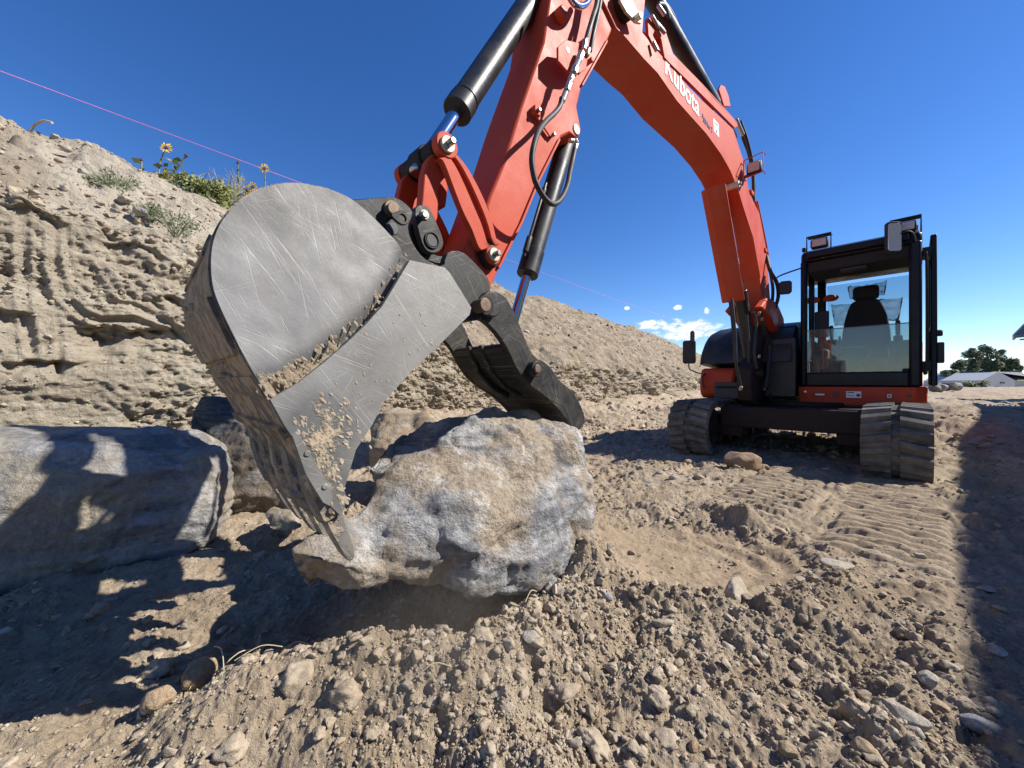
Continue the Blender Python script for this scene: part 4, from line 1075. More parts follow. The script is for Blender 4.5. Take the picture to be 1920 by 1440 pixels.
# ---- boom
boom_pts_low = PK(BNR, (1110, -95), (1128, 0), (1153, 53), (1167, 66), (1203, 108), (1230, 136), (1267, 189), (1322, 250), (1350, 289), (1367, 319), (1380, 350), (1392, 389), (1410, 444), (1424, 520), (1431, 585), (1441, 600), (1452, 632))
boom_pts_up = PK(BNR, (1470, 640), (1473, 615), (1464, 585), (1444, 560), (1437, 467), (1424, 400), (1405, 361), (1394, 300), (1375, 242), (1300, 172), (1231, 92), (1205, 60), (1215, -60), (1180, -120))
boomprof = boom_pts_low + boom_pts_up
boom = MB().prism(boomprof, BFR, BNR).build('boom', ORANGE, exc, 25, .008)
# flared foot
ft = PK(BNR + .07, (1428, 575), (1441, 556), (1458, 568), (1470, 596), (1472, 632), (1468, 640), (1456, 622), (1446, 598))
MB().prism(ft, BNR - .02, BNR + .07).build('boom_foot', ORANGE, boom, 30, .02)
ft2 = [(u, z) for u, z in ft]
MB().prism(ft2, BFR - .07, BFR + .02).build('boom_foot', ORANGE, boom, 30, .02)
# edge flange of the underside plate (proud lip, near and far) 
def strip(pts, d, l0, l1):
    P = [Vector(p) for p in pts]; out = []
    for i, p in enumerate(P):
        t = (P[min(i + 1, len(P) - 1)] - P[max(0, i - 1)]).normalized(); out.append(p + Vector((t.y, -t.x)) * d)
    return [tuple(p) for p in P] + [tuple(p) for p in out[::-1]]
lip = boom_pts_low[1:14]
MB().prism(strip(lip, .012, 0, 0), BFR - .012, BNR + .012).build('underside_plate', ORANGE, boom, 25, .003)
# top guard rails and steel pipes along the boom back
top = PK(BNR, (1225, 70), (1262, 112), (1320, 170), (1372, 226), (1384, 240))
for k, (l_, dd) in enumerate(((BNR - .02, .045), (BNR - .075, .07), (BNR - .13, .07), (BNR - .19, .045))):
    P = [Vector(p) for p in top]; pts = []
    for i, p in enumerate(P):
        t = (P[min(i + 1, len(P) - 1)] - P[max(0, i - 1)]).normalized(); q = p - Vector((t.y, -t.x)) * dd
        pts.append(W(q.x, l_, q.y))
    MB().tube(pts, .016 if k % 2 == 0 else .013, 10, 4).build('steel_pipe', ORANGE, boom, 40)
rail = PK(BNR + .01, (1232, 96), (1224, 82), (1216, 66), (1214, 34), (1226, 30), (1246, 52), (1262, 100), (1300, 140), (1340, 186), (1378, 226), (1384, 236), (1378, 240), (1330, 192), (1290, 152), (1255, 118), (1246, 108), (1240, 74), (1228, 56), (1224, 66), (1236, 90))
MB().prism(rail, BNR - .012, BNR + .01).build('pipe_guard', ORANGE, boom, 25, .003)
rail2 = [(u, z + .03) for u, z in rail]
MB().prism(rail2, BFR, BFR + .02).build('pipe_guard', ORANGE, boom, 25, .003)
pts = PK(CL, (1346, 168), (1350, 160), (1357, 163), (1364, 180), (1368, 200), (1356, 200))
MB().prism(pts, CL - .01, CL + .01).build('lifting_lug', ORANGE, boom, 25, .003)
# arm cylinder lying over the boom (barrel behind the guard)
a = pk(1352, 196, CL); b = pk(1200, -70, CL)
off = .16
m = MB(); aa = pk(1345, 190, CL); bb = pk(1215, -30, CL); m.cyl(W(aa[0], CL - .03, aa[1] - .02), W(bb[0], CL - .03, bb[1] + .02), .065)
m.build('arm_cylinder', BLACKP, exc, 40, .006)
# fittings and hoses near the boom tip
for k, (p0, p1) in enumerate((((1236, 50), (1222, 30)), ((1232, 40), (1246, 62)), ((1226, 76), (1232, 96)), ((1236, 8), (1246, 28)))):
    m = MB(); u0_, z0_ = pk(*p0, BNR + .03); u1_, z1_ = pk(*p1, BNR + .03)
    m.cyl(W(u0_, BNR + .02, z0_), W(u1_, BNR + .03, z1_), .014, n=10); m.build('pipe_fitting', ZINC, boom, 30, .002)
def hose(pts, r, name='hose', mat=None, parent=None, sub=8, n=12):
    """pts: (px, py, l)"""
    P = []
    for px, py, l in pts:
        u, z = pk(px, py, l); P.append(W(u, l, z))
    return MB().tube(P, r, n, sub).build(name, mat or HOSE, parent or exc, 60)
hose([(1234, 8, CL + .05), (1246, 12, CL + .05), (1256, 40, CL), (1272, 62, CL - .03), (1284, 92, CL - .05), (1296, 112, CL - .08)], .017)
hose([(1212, -30, CL - .05), (1240, 0, CL - .05), (1262, 30, CL - .05), (1280, 78, CL - .08)], .016)
m = MB(); u0_, z0_ = pk(1386, 222, BNR); u1_, z1_ = pk(1398, 250, BNR); m.cyl(W(u0_, BNR - .03, z0_), W(u1_, BNR - .03, z1_), .022, n=12); m.cyl(W(u0_, BNR - .1, z0_), W(u1_, BNR - .1, z1_), .022, n=12); m.build('pipe_fitting', ZINC, boom, 30, .003)
hose([(1388, 228, BNR - .03), (1400, 262, BNR - .02), (1409, 300, BNR - .02), (1412, 330, BNR - .02), (1413, 372, BNR - .02)], .018)
hose([(1386, 232, BNR - .1), (1394, 262, BNR - .1), (1404, 290, BNR - .1), (1414, 345, BNR - .1), (1414, 380, BNR - .1)], .016)
# steel pipes down the back of the boom leg
hose([(1416, 378, BNR - .03), (1423, 412, BNR - .03), (1434, 470, BNR - .03), (1439, 500, BNR - .03)], .015, 'steel_pipe', ORANGE, boom, 3)
hose([(1419, 378, BNR - .09), (1428, 420, BNR - .09), (1438, 470, BNR - .09), (1442, 500, BNR - .09)], .015, 'steel_pipe', ORANGE, boom, 3)
for (x0, y0) in ((1408, 362), (1434, 470)):
    u, z = pk(x0, y0, BNR); m = MB(); m.box(u - .03, u + .07, BNR - .12, BNR + .015, z - .015, z + .03); m.build('pipe_clamp', ORANGE, boom, 30, .004)
hose([(1437, 480, BNR), (1444, 508, BNR + .06), (1456, 530, BNR + .1), (1459, 556, BNR + .1), (1452, 580, BNR + .05)], .021)
hose([(1440, 486, BNR - .05), (1446, 520, BNR), (1449, 545, BNR + .02), (1447, 575, BNR + .02)], .019)
# boom lamp in its wire guard
lu, lz = pk(1413, 315, BNR + .10)
lamp = MB().box(lu - .03, lu + .05, BNR + .035, BNR + .175, lz - .065, lz + .065); lampo = lamp.build('work_lamp', PLASTIC, boom, 30, .025)
m = MB(); m.box(lu - .036, lu - .029, BNR + .052, BNR + .158, lz - .05, lz + .05); m.build('lens', LENS, lampo, 40, .003)
gq = [W(lu - .05, BNR + .02, lz + .09), W(lu - .05, BNR + .20, lz + .11), W(lu - .05, BNR + .20, lz - .09), W(lu - .05, BNR + .02, lz - .10)]
m = MB(); m.tube(gq + [gq[0]], .006, 8, 1)
for q in gq: m.tube([q, Vector(q) + Vector(W(.08, 0, 0))], .005, 8, 1)
m.build('lamp_guard', ORANGE, lampo, 40)
m = MB(); m.box(lu + .05, lu + .09, BNR - .02, BNR + .1, lz - .04, lz - .02); m.build('bracket', ORANGE, lampo, 30, .003)

# ---- boom cylinder with its folded orange guard
gn = CL + .12
gp_ = PK(gn, (1362, 346), (1372, 352), (1386, 470), (1397, 565), (1384, 570), (1370, 480), (1354, 380))
m = MB()
g_out = PK(gn, (1361, 345), (1397, 563)); 
du = .085
sec = [(0, -.11), (-.02, -.11), (-.05, -.045), (-.05, .045), (-.02, .12), (0, .12)]
top_u, top_z = g_out[0]; bot_u, bot_z = g_out[1]
vs = [W(top_u + a_, CL + b_, top_z) for a_, b_ in sec] + [W(bot_u + a_, CL + b_, bot_z) for a_, b_ in sec]
n = len(sec); m.add(vs, [(i, i + 1, n + i + 1, n + i) for i in range(n - 1)] + [(n - 1, 0, n, 2 * n - 1), tuple(range(n - 1, -1, -1)), tuple(range(n, 2 * n))])
bc = bpy.data.objects.new('boom_cylinder', None); col.objects.link(bc); bc.parent = exc; wl_ = Vector(W(bot_u, CL, bot_z)); bc.location = wl_ - WORLD[exc.name]; WORLD[bc.name] = wl_
gd = fixn(m.build('cylinder_guard', ORANGE, bc, 20, .006))
cu0, cz0 = pk(1352, 350, CL); cu1, cz1 = pk(1386, 560, CL); cu2, cz2 = pk(1410, 700, CL)
m = MB(); m.cyl(W(cu1 + .03, CL, cz1 + .1), W(cu2, CL, cz2), .072); m.build('barrel', BLACKP, bc, 40, .006)
m = MB(); m.cyl(W(cu0 + .03, CL, cz0), W(cu1 + .03, CL, cz1 + .12), .04); m.build('rod', CHROME, bc, 40)
u, z = pk(1382, 346, BNR + .03); m = MB(); m.cyl(W(u, BFR - .04, z), W(u, BNR + .05, z), .033); bp = m.build('pin_cap', PINCAP, bc, 30, .004)
m = MB(); m.cyl(W(u, BNR + .05, z), W(u, BNR + .07, z), .014, n=6); m.build('bolt', BOLT, bp, 30, .002)
# hoses in front of the swing bracket
hose([(1372, 560, CL + .12), (1376, 600, CL + .14), (1379, 640, CL + .14), (1380, 680, CL + .14), (1386, 712, CL + .15), (1390, 728, CL + .15)], .014)
hose([(1412, 585, CL + .14), (1418, 610, CL + .15), (1415, 660, CL + .16), (1419, 690, CL + .16)], .016)
hose([(1426, 590, CL + .15), (1434, 620, CL + .16), (1443, 648, CL + .16), (1440, 690, CL + .17), (1434, 728, CL + .17)], .022)
hose([(1368, 566, CL - .1), (1372, 600, CL - .1), (1376, 650, CL - .1), (1380, 690, CL - .1)], .013)
hose([(1444, 655, CL + .16), (1450, 690, CL + .17), (1452, 720, CL + .17), (1444, 745, CL + .17)], .018)
hose([(1400, 590, CL + .14), (1404, 640, CL + .15), (1404, 680, CL + .15)], .013)
for px_, py_ in ((1424, 588), (1430, 598), (1390, 728), (1435, 728), (1425, 668)):
    m = MB(); u, z = pk(px_, py_, CL + .17); m.cyl(W(u, CL + .16, z - .02), W(u - .01, CL + .17, z + .02), .017, n=10); m.build('hose_fitting', BOLT, exc, 30, .003)

# ---- lettering on the boom
def text_mesh(s, p0, p1, l, mat, name, parent, ext=.0015, stretch=1.0, hscale=1.0, offset=0.0):
    cu = bpy.data.curves.new('t', 'FONT'); cu.body = s; cu.extrude = ext; cu.offset = offset
    to = bpy.data.objects.new('t', cu); col.objects.link(to)
    dg = bpy.context.evaluated_depsgraph_get(); me = bpy.data.meshes.new_from_object(to.evaluated_get(dg)); bpy.data.objects.remove(to)
    co = np.empty(len(me.vertices) * 3, dtype=np.float32); me.vertices.foreach_get('co', co); co = co.reshape(-1, 3)
    fs = [tuple(p.vertices) for p in me.polygons]
    x0, x1 = co[:, 0].min(), co[:, 0].max(); Lw = math.hypot(p1[0] - p0[0], p1[1] - p0[1]); sc = Lw / (x1 - x0)
    bx, bz = (p1[0] - p0[0]) / Lw, (p1[1] - p0[1]) / Lw; ux, uz = -bz, bx
    V = [W(p0[0] + bx * (c[0] - x0) * sc + ux * c[1] * sc * hscale, l + c[2], p0[1] + bz * (c[0] - x0) * sc + uz * c[1] * sc * hscale) for c in co]
    return fixn(link(name, V, fs, mat, parent, 0))
text_mesh('Kubota', pk(1247, 137, BNR), pk(1310, 219, BNR), BNR + .002, WHITE, 'lettering', boom, hscale=1.0, offset=.012)
text_mesh('Super', pk(1316, 219, BNR), pk(1327, 236, BNR), BNR + .002, BLUEDEC, 'lettering', boom, hscale=.8)
text_mesh('Series 2', pk(1318, 228, BNR), pk(1335, 249, BNR), BNR + .002, BLUEDEC, 'lettering', boom, hscale=.9)
st = MB().prism(PK(BNR, (1337, 221), (1347, 233), (1348, 258), (1338, 245)), BNR, BNR + .0015).build('sticker', WHITE, boom, 0)
MB().prism(PK(BNR, (1341, 242), (1345, 247), (1343, 250)), BNR, BNR + .003).build('sticker_mark', DARKDEC, st, 0)
m = MB()
for k in range(3): m.prism(PK(BNR, (1339.5 + k * 2.2, 228 + k * 2), (1340.5 + k * 2.2, 229.2 + k * 2), (1340.5 + k * 2.2, 233.5 + k * 2), (1339.5 + k * 2.2, 232.3 + k * 2)), BNR, BNR + .003)
m.build('sticker_print', DARKDEC, st, 0)

# ---- arm
armL = PK(AN, (1052, -150), (1030, 0), (1019, 77), (975, 205), (946, 300), (920, 363), (888, 455), (880, 520), (888, 560), (905, 590))
armR = PK(AN, (921, 538), (936, 507), (949, 478), (977, 423), (1010, 343), (1053, 257), (1068, 250), (1079, 259), (1088, 255), (1090, 242), (1082, 200), (1090, 167), (1137, 82), (1153, 45), (1170, -20), (1190, -60), (1185, -150))
arm = MB().prism(armL + armR, AF, AN).build('arm', ORANGE, exc, 25, .012)
# weld flanges along the back edge
MB().prism(strip(PK(AN, (1137, 80), (1090, 164)), .012, 0, 0), AF - .01, AN + .012).build('arm_flange', ORANGE, arm, 25, .002)
MB().prism(strip(PK(AN, (1048, 264), (1010, 340), (977, 420), (949, 475), (934, 505)), .012, 0, 0), AF - .01, AN + .012).build('arm_flange', ORANGE, arm, 25, .002)
# boss with thumb cylinder pin
u, z = pk(1080, 243, AN); MB().cyl(W(u, AF - .01, z), W(u, AN + .006, z), .028).build('pin', PINCAP, arm, 30, .003)
# boom tip and arm pivot
u, z = pk(1168, 12, BNR + .02)
m = MB(); m.cyl(W(u, BFR - .05, z), W(u, BNR + .05, z), .085, n=36); m.build('pivot_boss', GREASY, arm, 30, .01)
m = MB(); m.prism(PK(BNR + .05, (1163, -18), (1180, 0), (1196, 28), (1200, 46), (1190, 44), (1172, 26), (1160, 4)), BNR + .045, BNR + .062); m.build('pin_plate', PINCAP, arm, 30, .004)
m = MB(); u, z = pk(1191, 36, BNR + .06); m.cyl(W(u, BNR + .05, z), W(u, BNR + .10, z), .022, n=6); m.build('bolt', ZINC, arm, 30, .003)
# black wedge of the arm knuckle in front of the boom
# round and octagonal hose plates
u, z = pk(1063, 18, AN + .06); m = MB(); m.cyl(W(u, AN, z), W(u, AN + .045, z), .033, n=30); m.build('hose_boss', ORANGE, arm, 30, .006)
oc = PK(AN + .07, (1060, 75), (1085, 81), (1102, 108), (1098, 130), (1087, 137), (1064, 134), (1046, 114), (1046, 88))
ohole = pk(1070, 90, AN + .09)
pl = MB().prism(oc, AN + .06, AN + .072).build('hose_plate', ORANGE, arm, 25, .002)
m = MB(); u, z = ohole; m.cyl(W(u, AN + .071, z), W(u, AN + .074, z), .014, n=20); m.build('hole_plug', PINCAP, pl, 30)
m = MB(); u, z = pk(1078, 84, AN); m.box(u, u + .02, AN, AN + .06, z - .02, z); u, z = pk(1092, 118, AN); m.box(u, u + .02, AN, AN + .06, z - .02, z); m.build('standoff', ORANGE, pl, 30, .002)
m = MB(); u, z = pk(1000, 209, AN); m.box(u - .02, u + .02, AN, AN + .03, z - .03, z + .01); m.build('hose_lug', ORANGE, arm, 30, .003)
for qx, qy, e0, e1_ in ((1006, 209, .028, .045), (1038, 252, 0, .03)):
    u, z = pk(qx, qy, AN + .02); MB().cyl(W(u, AN + e0, z), W(u, AN + e1_, z), .010, n=8).build('bolt', BOLT, arm, 30, .002)
m = MB(); m.prism(PK(AN + .02, (998, 206), (1003, 203), (1036, 250), (1032, 256)), AN + .012, AN + .02); m.build('clamp_strap', ORANGE, arm, 30, .002)
# the big hanging hose loop
HL = AN + .085
hz = hose([(1053, 184, HL), (1050, 198, HL), (1040, 212, HL + .01), (1024, 227, HL + .03), (1010, 246, HL + .05), (1001, 272, HL + .06), (997, 300, HL + .06), (1001, 330, HL + .06), (1008, 350, HL + .06), (1020, 370, HL + .055),
           (1034, 382, HL + .05), (1046, 379, HL + .04), (1056, 366, HL + .03), (1064, 346, HL + .02), (1068, 325, HL + .01), (1073, 302, HL), (1078, 278, HL - .01)], .0125)
m = MB()
def seg(mb, a, b, r, l, n=12):
    u0_, z0_ = pk(*a, l); u1_, z1_ = pk(*b, l); mb.cyl(W(u0_, l, z0_), W(u1_, l, z1_), r, n=n)
seg(m, (1090, 100), (1084, 114), .020, HL + .01, 6); seg(m, (1084, 114), (1077, 132), .016, HL + .01); seg(m, (1078, 128), (1075, 138), .021, HL + .01, 6)
seg(m, (1074, 138), (1067, 158), .0135, HL + .005); seg(m, (1067, 156), (1062, 170), .017, HL + .005, 6); seg(m, (1062, 170), (1054, 190), .0145, HL)
seg(m, (1071, 144), (1069, 150), .017, HL + .005, 6)
m.build('hose_coupling', ZINC, hz, 30, .002)
m = MB(); seg(m, (1078, 280), (1081, 268), .013, HL - .01); seg(m, (1081, 270), (1077, 262), .016, HL - .01, 8); seg(m, (1077, 264), (1068, 264), .012, HL - .02, 8); m.build('hose_coupling', ZINC, hz, 30, .002)
# two hoses up the arm side
h2 = hose([(1097, 82, HL), (1103, 60, HL), (1112, 30, HL), (1118, 10, HL), (1124, -30, HL)], .0135)
hose([(1106, 96, HL - .01), (1111, 70, HL), (1119, 35, HL), (1124, 10, HL), (1130, -30, HL)], .0125)
m = MB(); seg(m, (1097, 76), (1094, 94), .0155, HL); seg(m, (1103, 92), (1100, 104), .014, HL - .01); m.build('hose_coupling', ZINC, h2, 30, .002)
# hoses arching above the arm top
hose([(1060, -20, HL), (1078, 8, HL), (1098, 8, HL), (1112, -18, HL)], .016, 'steel_pipe', CHROME)

# ---- bucket cylinder
bcy = bpy.data.objects.new('bucket_cylinder', None); col.objects.link(bcy); bcy.parent = exc
p0 = pk(860, 205, CL); p1 = pk(1010, -20, CL); wl_ = Vector(W(p0[0], CL, p0[1])); bcy.location = wl_ - WORLD[exc.name]; WORLD[bcy.name] = wl_
def along(p, q, t): return (p[0] + (q[0] - p[0]) * t, p[1] + (q[1] - p[1]) * t)
P0 = along(p0, p1, 0.0)
def cylA(mb, t0, t1, r, r1=None):
    a_, b_ = along(p0, p1, t0), along(p0, p1, t1); mb.cyl(W(a_[0], CL, a_[1]), W(b_[0], CL, b_[1]), r, r1, n=40)
m = MB(); cylA(m, .0, 1.5, .060); cylA(m, -.02, .05, .0655); cylA(m, .06, .075, .063); m.build('barrel', BLACKP, bcy, 30, .004)
m = MB(); cylA(m, -.40, .02, .030); m.build('rod', CHROME, bcy, 40)
m = MB(); cylA(m, 0.86, 1.5, .068); m.build('cylinder_head', BLACKP, bcy, 30, .006)

# ---- link bars, bucket link and pins
LN, LF = CL + .165, CL - .165
def banana(l0, l1, name='link_bar'):
    lp = LN
    edgeL = PK(lp, (822, 296), (832, 305), (850, 352), (868, 398), (884, 430), (896, 462), (903, 470))
    edgeR = PK(lp, (937, 458), (931, 447), (926, 425), (917, 395), (898, 352), (878, 316), (866, 300), (858, 290))
    cu_, cz_ = pk(838, 272, lp); c2, z2_ = pk(925, 478, lp)
    ra = .049; rb_ = .041
    def resamp(P, n_):
        P = [Vector(p) for p in P]; S = [0]
        for i_ in range(len(P) - 1): S.append(S[-1] + (P[i_ + 1] - P[i_]).length)
        out = []
        for k in range(n_):
            d_ = S[-1] * k / (n_ - 1); i_ = 0
            while i_ < len(P) - 2 and S[i_ + 1] < d_: i_ += 1
            out.append(P[i_].lerp(P[i_ + 1], (d_ - S[i_]) / (S[i_ + 1] - S[i_])))
        return out
    EL = resamp(catmull2(edgeL, 4), 22); ER = resamp(catmull2(edgeR[::-1], 4), 22)
    def band(t0, t1, i0=0, i1=22): return [tuple(EL[i_].lerp(ER[i_], t0)) for i_ in range(i0, i1)] + [tuple(EL[i_].lerp(ER[i_], t1)) for i_ in range(i1 - 1, i0 - 1, -1)]
    mb = MB(); dp = .016
    mb.prism(band(0, 1), l0, l1 - dp)
    mb.prism(circ(cu_, cz_, ra, 32), l0 - .004, l1 + .004); mb.prism(circ(c2, z2_, rb_, 32), l0 - .004, l1 + .004)
    o = mb.build(name, ORANGE, exc, 25, .004)
    MB().prism(band(0, .50), l1 - dp, l1).build('rim', ORANGE, o, 30, .004); MB().prism(band(.74, 1), l1 - dp, l1).build('rim', ORANGE, o, 30, .004)
    return o
nb = banana(LN - .030, LN); fb = banana(LF, LF + .030)
def pincap(px, py, l, rw, rb, hb, parent):
    u, z = pk(px, py, l); m = MB(); m.cyl(W(u, l - .01, z), W(u, l + .012, z), rw, n=32); o = m.build('pin_washer', PINCAP, parent, 30, .003)
    m = MB(); m.cyl(W(u, l + .01, z), W(u, l + .01 + hb, z), rb, n=12); m.build('bolt', BOLT, o, 30, .003); return o
u, z = pk(838, 272, LN); m = MB(); m.cyl(W(u, LF - .01, z), W(u, LN, z), .030); m.cyl(W(u, CL - .045, z), W(u, CL + .045, z), .055, n=32); m.cyl(W(u, CL - .12, z), W(u, CL + .12, z), .047, n=32); mp_ = m.build('link_pin', GREASY, exc, 30, .005)
pincap(838, 272, LN + .003, .031, .013, .035, mp_)
u, z = pk(925, 478, LN); m = MB(); m.cyl(W(u, LF - .01, z), W(u, LN, z), .028); m.cyl(W(u, AF - .02, z), W(u, AN + .03, z), .052, n=32); mp2 = m.build('link_pin', GREASY, exc, 30, .005)
pincap(925, 478, LN + .003, .0285, .012, .03, mp2)
# bucket link: boxed piece from the link pin down to the coupler
bl = PK(CL + .1, (806, 292), (826, 286), (838, 292), (846, 306), (846, 318), (822, 345), (818, 362), (816, 410), (806, 440), (790, 440), (780, 410), (786, 380), (790, 330), (796, 305))
blo = MB().prism(bl, CL - .12, CL - .075); blo.prism(bl, CL + .075, CL + .12)
web = PK(CL, (812, 318), (838, 318), (822, 350), (816, 400), (800, 400), (802, 350)); blo.prism(web, CL - .08, CL + .08)
bl_o = blo.build('bucket_link', ORANGE, exc, 25, .006)
# ---- coupler
CN = CL + .155
def disc(name, px, py, l0, l1, r, mat, parent, hole=None, n=36):
    u, z = pk(px, py, l1)
    if hole: o = fixn(MB().ring(circ(u, z, r, n), circ(u, z, hole, n), l0, l1).build(name, mat, parent, 30, .002))
    else: o = MB().cyl(W(u, l0, z), W(u, l1, z), r, n=n).build(name, mat, parent, 30, .003)
    return o
cp = smooth_poly(PK(CN, (776, 392), (786, 383), (800, 385), (808, 394), (818, 415), (832, 449), (831, 464), (820, 475), (804, 474), (793, 462), (784, 432)), 1)
coup = MB().prism(cp, CN - .03, CN).build('coupler', DSTEEL, exc, 25, .003)
MB().prism(cp, CL - .155, CL - .125).build('coupler_plate', DSTEEL, coup, 25, .003)
disc('weld_ring', 811, 450, CN - .001, CN + .006, .0315, DSTEEL, coup, .026)
disc('bushing', 811, 450, CN - .01, CN + .002, .026, BLACKP, coup)
disc('pin_washer', 797, 402, CN - .01, CN + .006, .0185, PINCAP, coup); disc('bolt', 797.5, 401.5, CN, CN + .03, .0125, BOLT, coup, n=14)
mm = MB().prism([(x_ * .8 + cxx[0] * .2, z_ * .8 + cxx[1] * .2) for cxx in [pk(808, 440, CN)] for x_, z_ in PK(CN, (792, 430), (812, 420), (826, 452), (812, 470), (796, 460))], CL - .13, CL + .13).build('coupler_block', GREASY, coup, 25, .006)

# ---- bucket
BW = 0.33; SL = CL + BW; SR = CL - BW
bucket = bpy.data.objects.new('bucket', None); col.objects.link(bucket); bucket.parent = exc
bc0 = pk(620, 620, SL); wl_ = Vector(W(bc0[0], CL, bc0[1])); bucket.location = wl_ - WORLD[exc.name]; WORLD[bucket.name] = wl_
arcpx = [(767, 487), (753, 466), (740, 450), (720, 430), (700, 410), (680, 392), (653, 372), (620, 357), (592, 350), (567, 346), (543, 345), (520, 347), (500, 352), (480, 360), (458, 373), (437, 390), (424, 405), (413, 420), (404, 440), (398, 462), (395, 493), (397, 527), (403, 553), (417, 587), (433, 620), (453, 660), (477, 702), (503, 742), (533, 797), (547, 817)]
seampx = [(767, 488), (752, 515), (737, 540), (717, 573), (687, 607), (653, 640), (607, 680), (560, 717), (507, 749)]

arc0 = PK(SL, *arcpx); arc = catmull2(arc0, 3); seam = PK(SL, *seampx)
lowpx = [(768, 488), (833, 502), (843, 512), (883, 577), (880, 590), (820, 650), (770, 697), (720, 753), (697, 797), (667, 843), (645, 917), (650, 935), (640, 968), (619, 948), (586, 893), (547, 817), (533, 797), (507, 749)]
low = PK(SL + .012, *lowpx[:]); lowin = low + PK(SL + .012, *seampx[::-1][1:-1])
def mudval(V):
    return None
# upper side sheet: dished inwards where it meets the seam plate
def side_sheet(l, sgn, name):
    bm = bmesh.new()
    outline = arc + [pk(507, 749, SL)][0:0]
    pts2 = []
    # drop the arc part below the seam foot
    pts2 = [Vector(p) for p in arc[:82]] + [Vector(p) for p in seam[::-1][:-1]]
    us = [p.x for p in pts2]; zs = [p.y for p in pts2]
    from mathutils.geometry import delaunay_2d_cdt
    inner = []
    st_ = .014
    a0, a1, b0, b1 = min(us), max(us), min(zs), max(zs)
    def inside(x, y):
        c = False; j = len(pts2) - 1
        for i in range(len(pts2)):
            xi, yi = pts2[i]; xj, yj = pts2[j]
            if (yi > y) != (yj > y) and x < (xj - xi) * (y - yi) / (yj - yi) + xi: c = not c
            j = i
        return c
    yy = b0 + st_ / 2; row = 0
    while yy < b1:
        xx = a0 + (st_ / 2 if row % 2 else 0)
        while xx < a1:
            if inside(xx, yy): inner.append(Vector((xx, yy)))
            xx += st_
        yy += st_ * .87; row += 1
    dense = []
    nb_ = len(pts2)
    for i in range(nb_):
        a_ = pts2[i]; b_ = pts2[(i + 1) % nb_]; k = max(1, int((b_ - a_).length / st_))
        for j in range(k): dense.append(a_ + (b_ - a_) * j / k)
    inner = [p for p in inner if min((p - q).length for q in dense) > st_ * .5]
    V2, E2, F2, *_ = delaunay_2d_cdt(dense + inner, [], [list(range(len(dense)))], 1, 1e-6)
    V2 = [Vector(v) for v in V2]
    X = np.array([v.x for v in V2]); Z = np.array([v.y for v in V2])
    d = seg_d(X, Z, seam)
    dip = .032 * np.exp(-(d / .028) ** 2) + .006 * np.exp(-(d / .09) ** 2)
    dent = .0025 * fbm2(X * 9, Z * 9, 3, 900)
    L = l - sgn * (dip + dent)
    verts = [W(x, ll, z) for x, z, ll in zip(X, Z, L)]
    faces = [tuple(f) for f in F2]
    mud = np.exp(-(d / .05) ** 2) * 0.85 + np.exp(-(seg_d(X, Z, PK(SL, (520, 760), (600, 700), (540, 720))) / .07) ** 2) * 1.0
    o = link(name, verts, faces, STEEL, bucket, 45, 0, None, {'mud': mud})
    fixn(o); so_ = o.modifiers.new('s', 'SOLIDIFY'); so_.thickness = .012; so_.offset = 0; es_ = o.modifiers.new('e', 'EDGE_SPLIT'); es_.split_angle = R(40)
    return o
side_sheet(SL, 1, 'side_sheet'); side_sheet(SR, -1, 'side_sheet')
def tri_plate(prof, l0, l1, name, mat, mudpts, parent, bev=.002, mudr=.06, base=0.0):
    o = MB().prism(prof, l0, l1).build(name, mat, parent, 25, bev)
    return o
def plate_grid(prof, l0, l1, name, mat, mudpts, mudr=.07, base=0.0, st_=.02):
    """plate with an inner grid of points so that the dirt on it can vary"""
    from mathutils.geometry import delaunay_2d_cdt
    P = [Vector(p) for p in prof]
    dense = []
    for i in range(len(P)):
        a_ = P[i]; b_ = P[(i + 1) % len(P)]; k = max(1, int((b_ - a_).length / st_))
        for j in range(k): dense.append(a_ + (b_ - a_) * j / k)
    def inside(x, y):
        c = False; j = len(P) - 1
        for i in range(len(P)):
            xi, yi = P[i]; xj, yj = P[j]
            if (yi > y) != (yj > y) and x < (xj - xi) * (y - yi) / (yj - yi) + xi: c = not c
            j = i
        return c
    us = [p.x for p in P]; zs = [p.y for p in P]; inner = []
    for yy in np.arange(min(zs), max(zs), st_):
        for xx in np.arange(min(us), max(us), st_):
            if inside(xx, yy):
                v = Vector((xx, yy))
                if min((v - q).length for q in dense) > st_ * .5: inner.append(v)
    V2, E2, F2, *_ = delaunay_2d_cdt(dense + inner, [], [list(range(len(dense)))], 1, 1e-6)
    n = len(V2); X = np.array([v.x for v in V2]); Z = np.array([v.y for v in V2])
    mud = base + np.zeros(n)
    for mp_2 in mudpts: mud = mud + np.exp(-(seg_d(X, Z, mp_2) / mudr) ** 2)
    verts = [W(v.x, l1, v.y) for v in V2] + [W(v.x, l0, v.y) for v in V2]
    cnt = {}
    for f in F2:
        for i in range(len(f)):
            e = (f[i], f[(i + 1) % len(f)]); cnt[e] = 1
    faces = [tuple(f) for f in F2] + [tuple(i + n for i in f[::-1]) for f in F2]
    for (a_, b_) in cnt:
        if (b_, a_) not in cnt: faces.append((b_, a_, a_ + n, b_ + n))
    return fixn(link(name, verts, faces, mat, bucket, 30, 0, None, {'mud': np.concatenate([mud, mud])}))
mudp = [PK(SL, (560, 800), (600, 850), (640, 930)), PK(SL, (600, 760), (640, 800))]
plate_grid(lowin, SL - .006, SL + .014, 'side_plate', STEEL, mudp, .045, .12)
lowR = low + seam[::-1][1:-1]
plate_grid(lowR, SR - .014, SR + .006, 'side_plate', STEEL, [], .05, .3)
